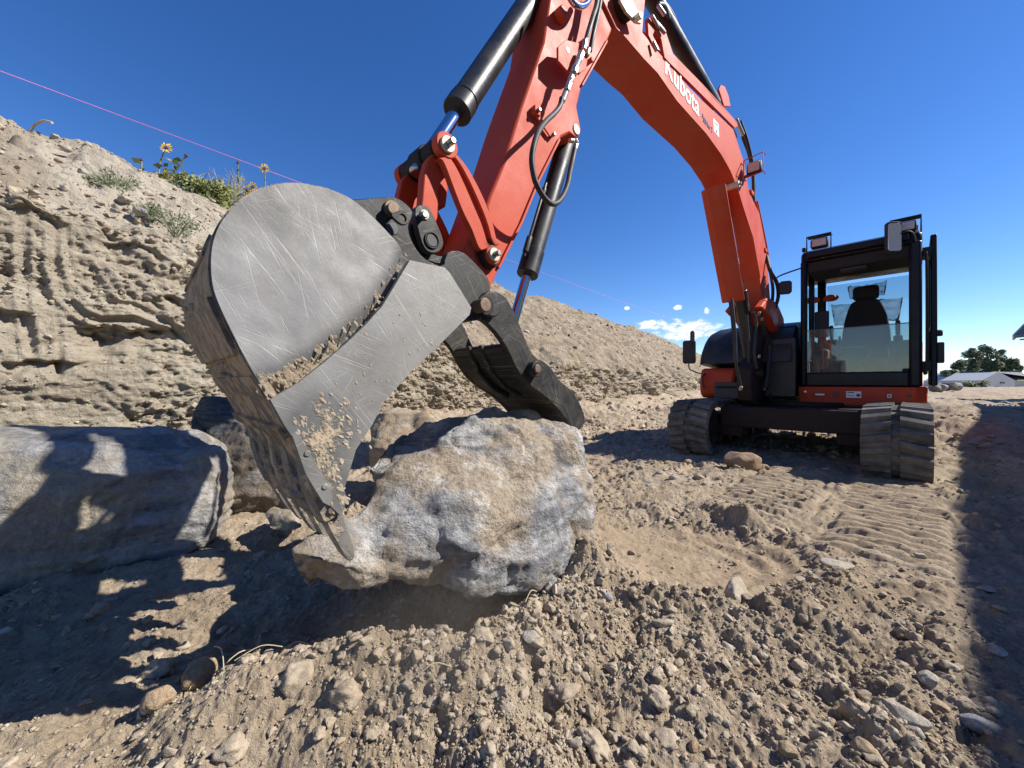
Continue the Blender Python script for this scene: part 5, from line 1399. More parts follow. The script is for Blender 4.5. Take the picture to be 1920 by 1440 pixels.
# wrapped back shell
def shell(pts, t0, t1, l0, l1, name, mat, mud=1.0, nl=24):
    P = [Vector(p) for p in pts]; m = len(P)
    def off(d):
        out = []
        for i, p in enumerate(P):
            t = (P[min(i + 1, m - 1)] - P[max(0, i - 1)]).normalized(); out.append(p + Vector((-t.y, t.x)) * d)
        return out
    A = off(t0); B = off(t1)
    ls_ = [l0 + (l1 - l0) * k / nl for k in range(nl + 1)]
    verts = [W(p.x, l_, p.y) for l_ in ls_ for p in A] + [W(p.x, l_, p.y) for l_ in ls_ for p in B]
    K = (nl + 1) * m; fs = []
    for k in range(nl):
        for i in range(m - 1):
            a_ = k * m + i; fs.append((a_, a_ + 1, a_ + m + 1, a_ + m)); fs.append((K + a_, K + a_ + m, K + a_ + m + 1, K + a_ + 1))
    for k in range(nl):
        for i in (0, m - 1):
            a_ = k * m + i; fs.append((a_, a_ + m, K + a_ + m, K + a_))
    for i in range(m - 1):
        for k in (0, nl):
            a_ = k * m + i; fs.append((a_, a_ + 1, K + a_ + 1, K + a_))
    return fixn(link(name, verts, fs, mat, bucket, 35, 0, None, {'mud': np.full(len(verts), mud)}))
arcd = arc[21:]
shell(arcd, -.004, .018, SR - .004, SL - .002, 'shell', SHELL, 1.0)
lipp = PK(SL, (547, 817), (575, 870), (600, 915), (617, 945))
shell([arc[-1]] + lipp[1:], -.004, .030, SR, SL, 'cutting_edge', SHELL, .9, 10)
# wear plates welded round the shell
def outer_strip(i0, i1, thick, l0, l1, nm='wear_plate', mud=.9):
    return shell(arc[i0 * 3:i1 * 3 - 2], thick * -1 if False else -.002, -.002 - thick, l0, l1, nm, SHELL, mud, 6)
outer_strip(22, 26, .012, SR + .0, SL - .012); outer_strip(26, 28, .008, SR + .0, SL - .006); outer_strip(28, 30, .014, SR, SL - .01)
outer_strip(17, 20, .008, SR + .06, SL - .10)
# caked mud on the shell
def caked(name, path, l0, l1, r, n, seed, parent, mat=None):
    rnd = random.Random(seed); hs = []; verts = []; faces = []
    bmx = bmesh.new()
    for i in range(n):
        t = rnd.random() * (len(path) - 1); k = int(t); p = along(path[k], path[k + 1], t - k)
        s = r * rnd.uniform(.4, 1.2); c = Vector(W(p[0] + rnd.gauss(0, r * .4), rnd.uniform(l0, l1), p[1] + rnd.gauss(0, r * .4)))
        mt = Matrix.Translation(c) @ Matrix.Rotation(rnd.uniform(0, 3), 4, 'X') @ Matrix.Diagonal((s, s * rnd.uniform(.5, .9), s * rnd.uniform(.5, .9), 1))
        bmesh.ops.create_icosphere(bmx, subdivisions=2, radius=1, matrix=mt)
    for v in bmx.verts:
        q = v.co * 60; v.co += Vector((mnoise.noise(q), mnoise.noise(q + Vector((9, 0, 0))), mnoise.noise(q + Vector((0, 9, 0))))) * r * .35
    vs = [tuple(v.co) for v in bmx.verts]; fs = [tuple(v.index for v in f.verts) for f in bmx.faces]; bmx.free()
    return tag(link(name, vs, fs, mat or CLOD, parent, 50), kind='stuff')
caked('caked_mud', [arc0[23], arc0[25], arc0[26]], SR, SL - .25, .016, 70, 1, bucket)
caked('caked_mud', [arc0[19], arc0[21], arc0[22]], SR, SL - .35, .012, 30, 2, bucket)
def thinmud(path, l, r, n, seed, sp):
    rnd = random.Random(seed); bmx = bmesh.new()
    for i in range(n):
        t = rnd.random() * (len(path) - 1); k = int(t); p = along(path[k], path[k + 1], t - k)
        s = r * (0.35 + rnd.random() ** 2 * 1.1)
        c = Vector(W(p[0] + rnd.gauss(0, sp), l, p[1] + rnd.gauss(0, sp)))
        Mx = Matrix((( HU, 0, HV, 0), (HV, 0, -HU, 0), (0, 1, 0, 0), (0, 0, 0, 1)))
        a_ = math.radians(rnd.gauss(-55, 14))
        mt = Matrix.Translation(c) @ Mx @ Matrix.Rotation(a_, 4, 'Z') @ Matrix.Diagonal((s * rnd.uniform(1.2, 2.6), s, s * .22, 1))
        bmesh.ops.create_icosphere(bmx, subdivisions=2, radius=1, matrix=mt)
    for v in bmx.verts:
        q = v.co * 130; v.co += Vector((mnoise.noise(q), mnoise.noise(q + Vector((9, 0, 0))), mnoise.noise(q + Vector((0, 9, 0))))) * r * .5
    vs = [tuple(v.co) for v in bmx.verts]; fs = [tuple(v.index for v in f.verts) for f in bmx.faces]; bmx.free()
    return tag(link('dried_mud', vs, fs, CLOD, bucket, 50), kind='stuff')
thinmud(PK(SL, (505, 718), (545, 690), (590, 665), (640, 640)), SL + .000, .0040, 70, 5, .022)
thinmud(PK(SL, (520, 700), (560, 690)), SL + .0005, .005, 60, 6, .022)
thinmud(PK(SL, (560, 790), (590, 830), (620, 880), (640, 940)), SL + .0142, .0036, 170, 7, .012)
thinmud(PK(SL, (615, 750), (645, 790), (655, 830)), SL + .0142, .0036, 60, 8, .022)
thinmud(PK(SL, (640, 640), (700, 580), (740, 520)), SL - .004, .0035, 70, 9, .03)
thinmud(PK(SL, (620, 760), (700, 700), (800, 600)), SL + .014, .003, 70, 10, .05)
thinmud(PK(SL, (432, 540), (436, 560)), SL + .001, .005, 14, 11, .006)
# side cutter bar
scp = PK(SL + .03, (548, 816), (560, 815), (613, 903), (624, 932), (618, 948), (606, 942), (574, 890))
plate_grid(scp, SL + .012, SL + .032, 'side_cutter', STEEL, [], .05, -.2)
for px_, py_ in ((576, 850), (609, 912)):
    u, z = pk(px_, py_, SL + .03); MB().cyl(W(u, SL + .03, z), W(u, SL + .035, z), .008, n=12).build('cutter_bolt', STEEL, bucket, 30, .002)
# teeth
def tooth(lc):
    a_ = Vector(pk(598, 905, SL)); t_ = Vector(pk(663, 1052, SL)); d = (t_ - a_).normalized(); nrm = Vector((-d.y, d.x)); L_ = (t_ - a_).length
    secs = [(-.40, .020, .020, .012), (-.10, .034, .030, .030), (.20, .036, .032, .036), (.42, .034, .030, .034), (.45, .028, .026, .026), (.60, .027, .024, .024), (.85, .027, .019, .018), (.96, .024, .012, .012), (1.0, .018, .006, .007)]
    def loft(ss):
        vs = []; k = 12
        for s, w, h1, h2 in ss:
            c = a_ + d * (s * L_)
            for i in range(k):
                an = 2 * math.pi * i / k; ca, sa = math.cos(an), math.sin(an)
                sx = math.copysign(abs(ca) ** .45, ca) * w; sz = math.copysign(abs(sa) ** .45, sa) * (h1 if sa > 0 else h2)
                p = c + nrm * sz; vs.append(W(p.x, lc + sx, p.y))
        fs = []
        for j in range(len(ss) - 1):
            for i in range(k): fs.append((j * k + i, j * k + (i + 1) % k, (j + 1) * k + (i + 1) % k, (j + 1) * k + i))
        fs += [tuple(range(k)), tuple(range(len(ss) * k - 1, (len(ss) - 1) * k - 1, -1))]
        return vs, fs
    def mk(name, ss, par):
        vs, fs = loft(ss); o = fixn(link(name, vs, fs, TOOTHM, par, 40, 0, None, {'mud': np.full(len(vs), .6)})); return o
    ad = mk('tooth', secs[:4], bucket); mk('tooth_tip', secs[4:], ad)
    c = a_ + d * (.33 * L_); m = MB(); m.cyl(W(c.x, lc - .040, c.y), W(c.x, lc + .040, c.y), .011, n=12); m.build('lock_pin', RUST, ad, 30, .002)
for k in range(5): tooth(SL - .028 - k * (2 * BW - .056) / 4)
caked('packed_dirt', PK(SL, (596, 905), (612, 945), (626, 978)), SR + .03, SL - .05, .022, 230, 21, bucket, SHELL)
# ears on the bucket back
EN = CL + .19
ear = smooth_poly(PK(EN, (625, 372), (655, 374), (700, 371), (737, 368), (756, 377), (774, 394), (773, 408), (765, 422), (768, 442), (778, 463), (792, 482), (812, 494), (830, 499), (845, 520), (790, 560), (690, 470)), 1)
MB().prism(ear, EN - .03, EN).build('ear_plate', DSTEEL, bucket, 25, .003); MB().prism(ear, CL - .19, CL - .16).build('ear_plate', DSTEEL, bucket, 25, .003)
e2p = smooth_poly(PK(EN + .02, (806, 496), (833, 499), (834, 484), (842, 470), (866, 470), (886, 488), (905, 508), (918, 525), (920, 545), (916, 585), (895, 602), (870, 600), (840, 560), (815, 520)), 1)
MB().prism(e2p, EN - .012, EN + .02).build('ear_plate', DSTEEL, bucket, 25, .003); MB().prism(e2p, CL - .21, CL - .178).build('ear_plate', DSTEEL, bucket, 25, .003)
# inner crescent rib behind the coupler
cr_ = smooth_poly(PK(CN - .06, (764, 424), (770, 452), (782, 476), (806, 494), (838, 497), (850, 480), (836, 482), (812, 480), (794, 466), (782, 440), (776, 415)), 1)
MB().prism(cr_, CL - .09, CN - .05).build('hook_rib', DSTEEL, coup, 30, .003)
# latch pin with its ring
disc('pin_boss', 736, 390, EN - .005, EN + .010, .027, RUST, bucket); disc('pin', 738, 391, EN, EN + .030, .020, RUST, bucket)
lat = smooth_poly(PK(EN + .045, (731, 402), (741, 397), (757, 392), (764, 403), (768, 413), (764, 421), (754, 422), (744, 415)), 1)
hc_ = pk(755, 409, EN + .045)
def hole_plate(outer, c, r, l0, l1, name, mat, parent):
    n = len(outer); inn = []
    for p in outer:
        a_ = math.atan2(p[1] - c[1], p[0] - c[0]); inn.append((c[0] + r * math.cos(a_), c[1] + r * math.sin(a_)))
    return fixn(MB().ring(outer, inn, l0, l1).build(name, mat, parent, 30, .002))
hole_plate(smooth_poly(lat, 1), hc_, .0125, EN + .034, EN + .046, 'latch_ring', DSTEEL, bucket)
disc('socket', 737, 428, EN - .004, EN + .002, .022, DARKDEC, bucket)
# cross tube between the ears so the coupler has something to hold
u, z = pk(738, 391, EN); MB().cyl(W(u, CL - .19, z), W(u, CL + .19, z), .024).build('coupler_pin', RUST, bucket, 30)

# ---- thumb
TN = CL + .205
thumb = bpy.data.objects.new('thumb', None); col.objects.link(thumb); thumb.parent = exc
t0_ = pk(916, 572, TN); wl_ = Vector(W(t0_[0], CL, t0_[1])); thumb.location = wl_ - WORLD[exc.name]; WORLD[thumb.name] = wl_
tp = PK(TN, (897, 551), (916, 546), (933, 546), (948, 556), (957, 570), (972, 602), (987, 641), (1003, 671), (1020, 677), (1034, 690), (1050, 714), (1068, 728), (1082, 746), (1093, 768), (1098, 788), (1091, 804), (1079, 809), (1066, 792), (1048, 768), (1024, 744), (992, 722), (968, 692), (953, 657), (935, 628), (912, 604), (892, 595), (886, 575))
tpl = smooth_poly(tp, 1)
def thumb_plate(l0, l1):
    o = MB().prism(tpl, l0, l1).build('thumb_plate', DSTEEL, thumb, 25, .004); return o
thumb_plate(TN - .028, TN); thumb_plate(CL - .205, CL - .177)
# web plates between the side plates
fr = PK(TN, (968, 691), (992, 721), (1024, 743), (1048, 767), (1066, 791), (1078, 807))
inn_ = PK(TN, (1070, 790), (1052, 760), (1028, 735), (998, 712), (978, 684))
wb = MB().prism(fr + inn_, CL - .18, TN - .027); wbo = wb.build('thumb_web', DSTEEL, thumb, 30, .004)
up_ = PK(TN, (952, 657), (968, 691), (980, 684), (962, 650))
MB().prism(up_, CL - .18, TN - .027).build('thumb_web', DSTEEL, thumb, 30, .003)
u, z = pk(957, 652, TN); MB().cyl(W(u, CL - .18, z), W(u, TN - .027, z), .022).build('cross_tube', BLACKP, thumb, 40)
for ll in (CL - .05, CL + .04):
    m = MB(); m.prism(strip(PK(TN, (950, 640), (957, 660), (968, 691), (992, 721), (1024, 743)), .020, 0, 0), ll - .010, ll + .010); m.build('rib', DSTEEL, thumb, 40, .006)
m = MB(); u, z = pk(914, 572, TN); m.cyl(W(u, CL - .21, z), W(u, TN + .03, z), .052, n=40); m.build('hinge_boss', DSTEEL, thumb, 30, .006)
disc('hinge_bore', 912, 572, TN + .028, TN + .034, .040, GREASY, thumb); disc('hinge_pin', 911, 571, TN, TN + .060, .027, RUST, thumb)
disc('boss', 1008, 692, CL, TN + .035, .036, DSTEEL, thumb); disc('pin', 1009, 691, TN, TN + .046, .019, RUST, thumb)
# ---- thumb cylinder
tc_ = bpy.data.objects.new('thumb_cylinder', None); col.objects.link(tc_); tc_.parent = exc
q0 = pk(1064, 258, CL + .0); q1 = pk(990, 510, CL); wl_ = Vector(W(q1[0], CL, q1[1])); tc_.location = wl_ - WORLD[exc.name]; WORLD[tc_.name] = wl_
def cylB(mb, t0, t1, r, n=36, ox=0.0, ol=0.0):
    a_, b_ = along(q0, q1, t0), along(q0, q1, t1); mb.cyl(W(a_[0] + ox, CL + ol, a_[1]), W(b_[0] + ox, CL + ol, b_[1]), r, n=n)
m = MB(); cylB(m, 0.02, 1.0, .052); cylB(m, .86, 1.02, .0575); m.build('barrel', BLACKP, tc_, 30, .004)
m = MB(); cylB(m, 1.0, 1.5, .026); m.build('rod', CHROME, tc_, 40)
m = MB(); cylB(m, .42, .93, .009, 10, -.085, .03); cylB(m, .80, .90, .016, 10, -.085, .03); cylB(m, .46, .50, .014, 10, -.085, .03); m.build('hard_line', BLACKP, tc_, 30, .002)

# ---- cab
cab = bpy.data.objects.new('cab', None); col.objects.link(cab); cab.parent = exc
wl_ = Vector(W(6.6, -.43, .83)); cab.location = wl_ - WORLD[exc.name]; WORLD[cab.name] = wl_
c0, c1 = 5.90, 7.45; l0, l1 = -.965, .075; zb, zt = .828, 2.50
# roof
m = MB(); rp = [(c0 + .02, zt - .14), (c0 + .05, zt - .02), (c0 + .16, zt + .03), (c1 - .1, zt + .04), (c1, zt - .03), (c1, zt - .14)]
m.prism(rp, l0 + .0, l1); roof = m.build('roof', CABBLK, cab, 30, .03)
m = MB(); m.box(c0 - .03, c0 + .06, l0 + .07, l1 - .10, zt - .11, zt - .03); m.build('visor', CABBLK, roof, 30, .015)
m = MB(); m.box(c0 + .05, c0 + .60, l0 + .06, l1 - .06, zt - .27, zt - .139); m.build('headliner', SEATM, roof, 30, .02)
m = MB(); m.box(c0 + .10, c0 + .22, -.60, -.36, zt - .30, zt - .268); m.build('radio', DARKDEC, roof, 30, .01)
# front corner posts
for (a_, b_, nm) in ((l0, l0 + .065, 'post'), (l1 - .10, l1, 'post')):
    m = MB(); m.box(c0, c0 + .09, a_, b_, zb + .001, zt - .12); m.build('cab_post', CABBLK, cab, 30, .025)
for (a_, b_) in ((l0, l0 + .07), (l1 - .07, l1)):
    m = MB(); m.box(c1 - .09, c1, a_, b_, zb + .001, zt - .12); m.build('cab_post', CABBLK, cab, 30, .02)
m = MB(); m.box(c0 + .62, c0 + .68, l0 + .004, l0 + .05, zb + .25, zt - .12); m.build('window_divider', CABBLK, cab, 30, .008)
# lower front panel with its rounded opening
m = MB(); m.box(c0 + .003, c0 + .06, l0 + .05, l1 - .09, zb + .001, zb + .17); m.build('front_panel', CABBLK, cab, 30, .02)
m = MB(); m.prism([(c0 + .004, zb + .16), (c0 + .05, zb + .16), (c0 + .05, zb + .2), (c0 + .004, zb + .2)], l1 - .15, l1 - .09); m.build('corner_piece', CABBLK, cab, 30, .015)
# glazing
m = MB(); m.box(c0 + .030, c0 + .036, l0 + .06, l1 - .10, zb + .165, zb + .165 + .52); ws = m.build('windscreen', GLASSD, cab, 0)
m = MB(); m.box(c0 + .026, c0 + .040, l0 + .06, l1 - .10, zb + .683, zb + .692); m.build('seal', CABIN, ws, 0)
m = MB(); m.box(c1 - .03, c1 - .024, l0 + .08, l1 - .08, zb + .62, zt - .18); rwn = m.build('rear_window', GLASS, cab, 0)
m = MB(); m.box(c1 - .06, c1 - .01, l0 + .06, l1 - .06, zb + .001, zb + .62); m.build('rear_wall', CABIN, cab, 30, .01)
m = MB(); m.box(c0 + .68, c1 - .08, l0 + .012, l0 + .02, zb + .50, zt - .13); m.build('side_window', GLASS, cab, 0)
m = MB(); m.box(c0 + .09, c0 + .62, l0 + .012, l0 + .02, zb + .30, zt - .13); m.build('side_window', GLASS, cab, 0)
m = MB(); m.box(c0 + .08, c1 - .08, l0 + .004, l0 + .05, zb + .001, zb + .30); m.box(c0 + .68, c1 - .08, l0 + .004, l0 + .05, zb + .30, zb + .50); m.build('side_wall', CABIN, cab, 30, .01)
m = MB(); m.box(c0 + .05, c1 - .03, l0 + .03, l1 - .02, zb - .001, zb + .03); m.build('floor', CABIN, cab, 30, .005)
m = MB(); m.box(c1 - .35, c1 - .07, l0 + .06, l0 + .30, zb + .03, zb + .66); m.box(c0 + .45, c1 - .35, l0 + .06, l0 + .22, zb + .03, zb + .48); m.build('side_console', CABIN, cab, 30, .03)
m = MB(); m.box(c0 + .30, c0 + .36, l0 + .10, l0 + .24, zb + .62, zb + .95); m.box(c0 + .32, c0 + .35, l0 + .14, l0 + .18, zb + .03, zb + .65); m.build('monitor', PLASTIC, cab, 30, .012)
# seat
seat = bpy.data.objects.new('seat', None); col.objects.link(seat); seat.parent = cab; wl_ = Vector(W(6.8, -.42, 1.2)); seat.location = wl_ - WORLD[cab.name]; WORLD[seat.name] = wl_
m = MB(); m.box(6.45, 6.95, -.66, -.20, zb + .35, zb + .50); m.build('cushion', SEATM, seat, 30, .05)
m = MB(); bp_ = smooth_poly([(-.68, zb + .48), (-.66, zb + .8), (-.60, zb + 1.08), (-.54, zb + 1.16), (-.32, zb + 1.16), (-.26, zb + 1.08), (-.20, zb + .8), (-.18, zb + .48)], 1)
vs = [W(6.92, l_, z_) for l_, z_ in bp_] + [W(7.04, l_, z_) for l_, z_ in bp_]; n = len(bp_)
m.add(vs, [tuple(range(n)), tuple(range(2 * n - 1, n - 1, -1))] + [(i, (i + 1) % n, n + (i + 1) % n, n + i) for i in range(n)]); fixn(m.build('backrest', SEATM, seat, 30, .03))
m = MB(); m.box(6.93, 7.03, -.56, -.30, zb + 1.15, zb + 1.34); m.build('headrest', SEATM, seat, 30, .04)
# clear film left on the new seat
def film(name, l_, r_, z0_, z1_, u_, seed):
    rnd = random.Random(seed); nx_, nz_ = 14, 8; vs = []
    for j in range(nz_ + 1):
        for i in range(nx_ + 1):
            a_ = i / nx_; b_ = j / nz_; ww = 1 + .12 * b_
            vs.append(W(u_ + rnd.gauss(0, .008), (l_ + r_) / 2 + (a_ - .5) * (r_ - l_) * ww, z0_ + (z1_ - z0_) * b_ + rnd.gauss(0, .006) + (.02 * abs(a_ - .5) * 2 if j == nz_ else 0)))
    fs = [(j * (nx_ + 1) + i, j * (nx_ + 1) + i + 1, (j + 1) * (nx_ + 1) + i + 1, (j + 1) * (nx_ + 1) + i) for j in range(nz_) for i in range(nx_)]
    o = link(name, vs, fs, PLASTF, seat, 60); s_ = o.modifiers.new('s', 'SOLIDIFY'); s_.thickness = .002; return o
film('plastic_film', -.60, -.25, zb + 1.20, zb + 1.36, 7.05, 1); film('plastic_film', -.76, -.12, zb + .85, zb + 1.13, 7.06, 2)
for ll in (-.74, -.12):
    m = MB(); m.box(6.55, 6.85, ll - .04, ll + .04, zb + .55, zb + .62); m.cyl(W(6.60, ll, zb + .62), W(6.56, ll, zb + .80), .022); m.build('armrest', PLASTIC, seat, 30, .02)
# round orange beacon seen through the rear window
m = MB(); m.cyl(W(7.30, -.86, 2.12), W(7.37, -.80, 2.12), .10, .085, n=28); bo_ = m.build('orange_disc', ORANGE, cab, 30, .01)
bo_.scale = (1, 1, .5)
# reflective red post seen through the glass (boom foot colour bar)
m = MB(); m.tube([W(c0 + .12, -.60, zb + .03), W(c0 + .10, -.60, zb + .6)], .012, 8, 1); m.tube([W(c0 + .12, -.36, zb + .03), W(c0 + .10, -.36, zb + .6)], .012, 8, 1); m.build('travel_lever', PLASTIC, cab, 40)
# lamps on the roof
def roof_lamp(lc, zc):
    lo = MB(); lo.box(c0 - .01, c0 + .10, lc - .085, lc + .085, zc - .055, zc + .055); b_ = lo.build('work_lamp', PLASTIC, roof, 30, .02)
    m_ = MB(); m_.box(c0 - .018, c0 - .009, lc - .068, lc + .068, zc - .042, zc + .042); m_.build('lens', LENS, b_, 30, .004)
    m_ = MB(); m_.tube([W(c0 - .03, lc - .115, zc - .10), W(c0 - .03, lc - .115, zc + .085), W(c0 - .03, lc + .115, zc + .085), W(c0 - .03, lc + .115, zc - .10)], .008, 8, 1)
    m_.box(c0 - .03, c0 + .1, lc - .115, lc + .115, zc + .083, zc + .089); m_.build('lamp_guard', PLASTIC, b_, 30)
roof_lamp(-.78, zt + .065); roof_lamp(-.05, zt + .045)
m = MB(); m.cyl(W(c0 + .05, l0 + .03, zt), W(c0 + .05, l0 + .03, zt + .05), .02, n=12); m.cyl(W(c0 + .1, l1 - .05, zt + .02), W(c0 + .1, l1 - .05, zt + .07), .02, n=12); m.cyl(W(c0 + .25, l1 - .05, zt + .02), W(c0 + .25, l1 - .05, zt + .07), .02, n=12); m.build('roof_bolt', CABBLK, roof, 30, .004)
# door swung back along the side, its frame, bars and handle
door = MB(); door.ring([(6.0, .84), (7.0, .84), (7.0, 2.46), (6.10, 2.46)], [(6.07, .92), (6.93, .92), (6.93, 2.39), (6.18, 2.39)], .135, .185)
door.box(6.08, 6.93, .137, .183, .92, 1.10); door.box(6.08, 6.93, .137, .183, 1.48, 1.51)
do = fixn(door.build('door', CABBLK, cab, 30, .012))
m = MB(); m.box(6.13, 6.92, .157, .163, 1.10, 2.39); m.build('door_glass', GLASS, do, 0)
m = MB(); m.cyl(W(6.10, .18, 1.40), W(6.10, .225, 1.40), .035, n=16); m.box(6.04, 6.12, .18, .235, 1.08, 1.30); m.build('door_lock', PLASTIC, do, 30, .01)
m = MB()
for z_ in (1.0, 2.2): m.box(5.95, 6.12, .076, .14, z_, z_ + .10)
m.tube([W(5.93, .085, 2.2), W(5.92, .105, 2.15), W(5.92, .105, 1.05), W(5.93, .085, 1.0)], .012, 10, 4); m.build('hinge', CABBLK, cab, 30, .008)
# mirrors
mr = PK(.0, (0, 0)) if False else None
def mirror(cu_, cl_, cz_, w, h, arm_pts, ang=0.0, facing=1, parent=exc, mat=MIRROR):
    # thin rounded box turned about the vertical
    q_ = .022; pts = smooth_poly([(-w / 2 + q_, -h / 2), (w / 2 - q_, -h / 2), (w / 2, -h / 2 + q_), (w / 2, h / 2 - q_), (w / 2 - q_, h / 2), (-w / 2 + q_, h / 2), (-w / 2, h / 2 - q_), (-w / 2, -h / 2 + q_)], 0)
    pts = [p for i in range(8) for p in ([pts[i]] if i % 2 else [pts[i]])]
    ca, sa = math.cos(ang), math.sin(ang)
    def tr(a_, d_, z_): return W(cu_ + a_ * sa + d_ * ca, cl_ + a_ * ca - d_ * sa, cz_ + z_)
    def shp(d0, d1, k, name, mt, par):
        vs = [tr(a_ * k, d0, b_ * k) for a_, b_ in pts] + [tr(a_ * k, d1, b_ * k) for a_, b_ in pts]; n = len(pts)
        mb = MB(); mb.add(vs, [tuple(range(n)), tuple(range(2 * n - 1, n - 1, -1))] + [(i, (i + 1) % n, n + (i + 1) % n, n + i) for i in range(n)])
        return fixn(mb.build(name, mt, par, 30, .003))
    o = shp(-.015, .02, 1, 'mirror', PLASTIC, parent); shp(-.019, -.0155, .9, 'mirror_glass', mat, o)
    MB().tube(arm_pts, .009, 8, 4).build('mirror_arm', PLASTIC, o, 40); return o
# tall mirror at the cab's near front corner
u, z = pk(1678, 450, -.14)
mirror(5.78, -.14, 2.42, .15, .33, [W(5.80, -.12, 2.44), W(5.84, -.02, 2.47), W(5.9, .02, 2.40), W(5.93, .04, 2.2)], ang=.75)
# round mirror by the boom
mirror(5.70, -1.08, 2.04, .13, .16, [W(5.91, -.94, 2.30), W(5.74, -1.16, 2.20), W(5.70, -1.16, 2.12), W(5.70, -1.10, 2.06)], ang=.3, mat=PLASTIC)
# mirror pair on the far side arm
u, z = pk(1290, 656, -2.17)
mirror(5.62, -2.20, 1.31, .17, .33, [W(5.70, -2.03, .99), W(5.66, -2.14, 1.03), W(5.62, -2.20, 1.08), W(5.62, -2.20, 1.2)], ang=.1, mat=PLASTIC)
mirror(5.62, -2.155, 1.50, .05, .22, [W(5.63, -2.2, 1.35), W(5.63, -2.18, 1.40)], ang=.9, mat=PLASTIC)
# grab rail of far side body
MB().tube([W(5.58, -1.98, .80), W(5.57, -2.0, .85), W(5.57, -2.0, .95), W(5.62, -1.98, 1.0)], .010, 8, 4).build('grab_rail', BLACKP, rb, 40)

# =================================================================== NEIGHBOURING HOUSE (casts the long shadow at the right)
SHX, SHY = math.sin(R(SUN_AZ)) / math.tan(R(SUN_EL)), math.cos(R(SUN_AZ)) / math.tan(R(SUN_EL))
HE = 4.3
nh = empty('house', (12, 2, 0), 'pale walled house just right of the view whose shadow lies over the dirt', 'house')
dirv = Vector((1.13, 1.0, 0)).normalized(); sidev = Vector((dirv.y, -dirv.x, 0))
def eave_pt(yp, h=HE): return Vector((1.13 * yp + .04 + SHX * h, yp + SHY * h, h))
E0, E1 = eave_pt(-3.2), eave_pt(9.6)
def hb(name, pts, z0, z1, mat, par=nh, bev=.01):
    m = MB(); n = len(pts); vs = [(p.x, p.y, z0) for p in pts] + [(p.x, p.y, z1) for p in pts]
    m.add(vs, [tuple(range(n - 1, -1, -1)), tuple(range(n, 2 * n))] + [(i, (i + 1) % n, n + (i + 1) % n, n + i) for i in range(n)])
    return fixn(m.build(name, mat, par, 30, bev))
A = E0 + sidev * .5 + dirv * .4; B_ = E1 + sidev * .5 - dirv * .4
wall = hb('wall', [A, B_, B_ + sidev * 8, A + sidev * 8], -.2, HE - .05, WALLW)
m = MB()
r0 = E0 + Vector((0, 0, 0)); r1 = E1 + Vector((0, 0, 0)); rg0 = E0 + sidev * 4.5 + Vector((0, 0, 2.0)); rg1 = E1 + sidev * 4.5 + Vector((0, 0, 2.0)); q0_ = E0 + sidev * 9; q1_ = E1 + sidev * 9
th_ = Vector((0, 0, -.18))
vs = [r0, r1, rg1, rg0, q0_, q1_, r0 + th_, r1 + th_, q1_ + th_, q0_ + th_]
m.add([tuple(v) for v in vs], [(0, 1, 2, 3), (3, 2, 5, 4), (6, 9, 8, 7), (0, 6, 7, 1), (4, 5, 8, 9), (0, 3, 4, 9, 6), (1, 7, 8, 5, 2)]); fixn(m.build('roof', ROOFM, nh, 30, .01))
for k in range(4):
    for z0_ in (1.0,):
        c = A + (B_ - A) * ((k + .5) / 4); p = [c - dirv * .55 - sidev * .04, c + dirv * .55 - sidev * .04, c + dirv * .55 + sidev * .02, c - dirv * .55 + sidev * .02]
        f_ = hb('window', p, z0_, z0_ + 1.3, WHITE, wall, .01)
        p2 = [q - sidev * .01 for q in (c - dirv * .48 - sidev * .04, c + dirv * .48 - sidev * .04)] + [c + dirv * .48 - sidev * .03, c - dirv * .48 - sidev * .03]
        hb('pane', p2, z0_ + .07, z0_ + 1.23, WINB, f_, 0)

# house whose eave corner enters the view at the right edge
eh = empty('house', (30, 15, 0), 'brown trimmed house with only its eave corner showing at the right edge', 'house')
def at(px, py, Y): return Vector(((px - 960) / 723.0 * Y, Y, CAMZ - (py - 718) / 723.0 * Y))
e = at(1903, 634, 20)
m = MB(); m.wbox(e.x + .9, e.x + 9, 11, 19.4, -.2, e.z - .1); eh_w = m.build('wall', WALLW, eh, 30, .01)
def wedge(name, x0, z0, x1, z1, y0, y1, th, mat, par):
    m = MB(); vs = [(x0, y0, z0), (x1, y0, z1), (x1, y0, z1 + th), (x0, y0, z0 + th), (x0, y1, z0), (x1, y1, z1), (x1, y1, z1 + th), (x0, y1, z0 + th)]
    m.add(vs, [(0, 1, 2, 3), (7, 6, 5, 4), (1, 0, 4, 5), (2, 1, 5, 6), (3, 2, 6, 7), (0, 3, 7, 4)]); return fixn(m.build(name, mat, par, 30, .01))
wedge('roof', e.x, e.z, e.x + 4.6, e.z + 4.6, 10.4, 20, .16, ROOFM, eh)
wedge('fascia', e.x - .02, e.z - .10, e.x + 4.6, e.z + 4.52, 20.01, 20.10, .28, TRIM, eh)
m = MB(); m.wbox(e.x + .1, e.x + .9, 10.5, 19.9, e.z - .12, e.z - .05); m.build('soffit', BROWNT, eh, 30)

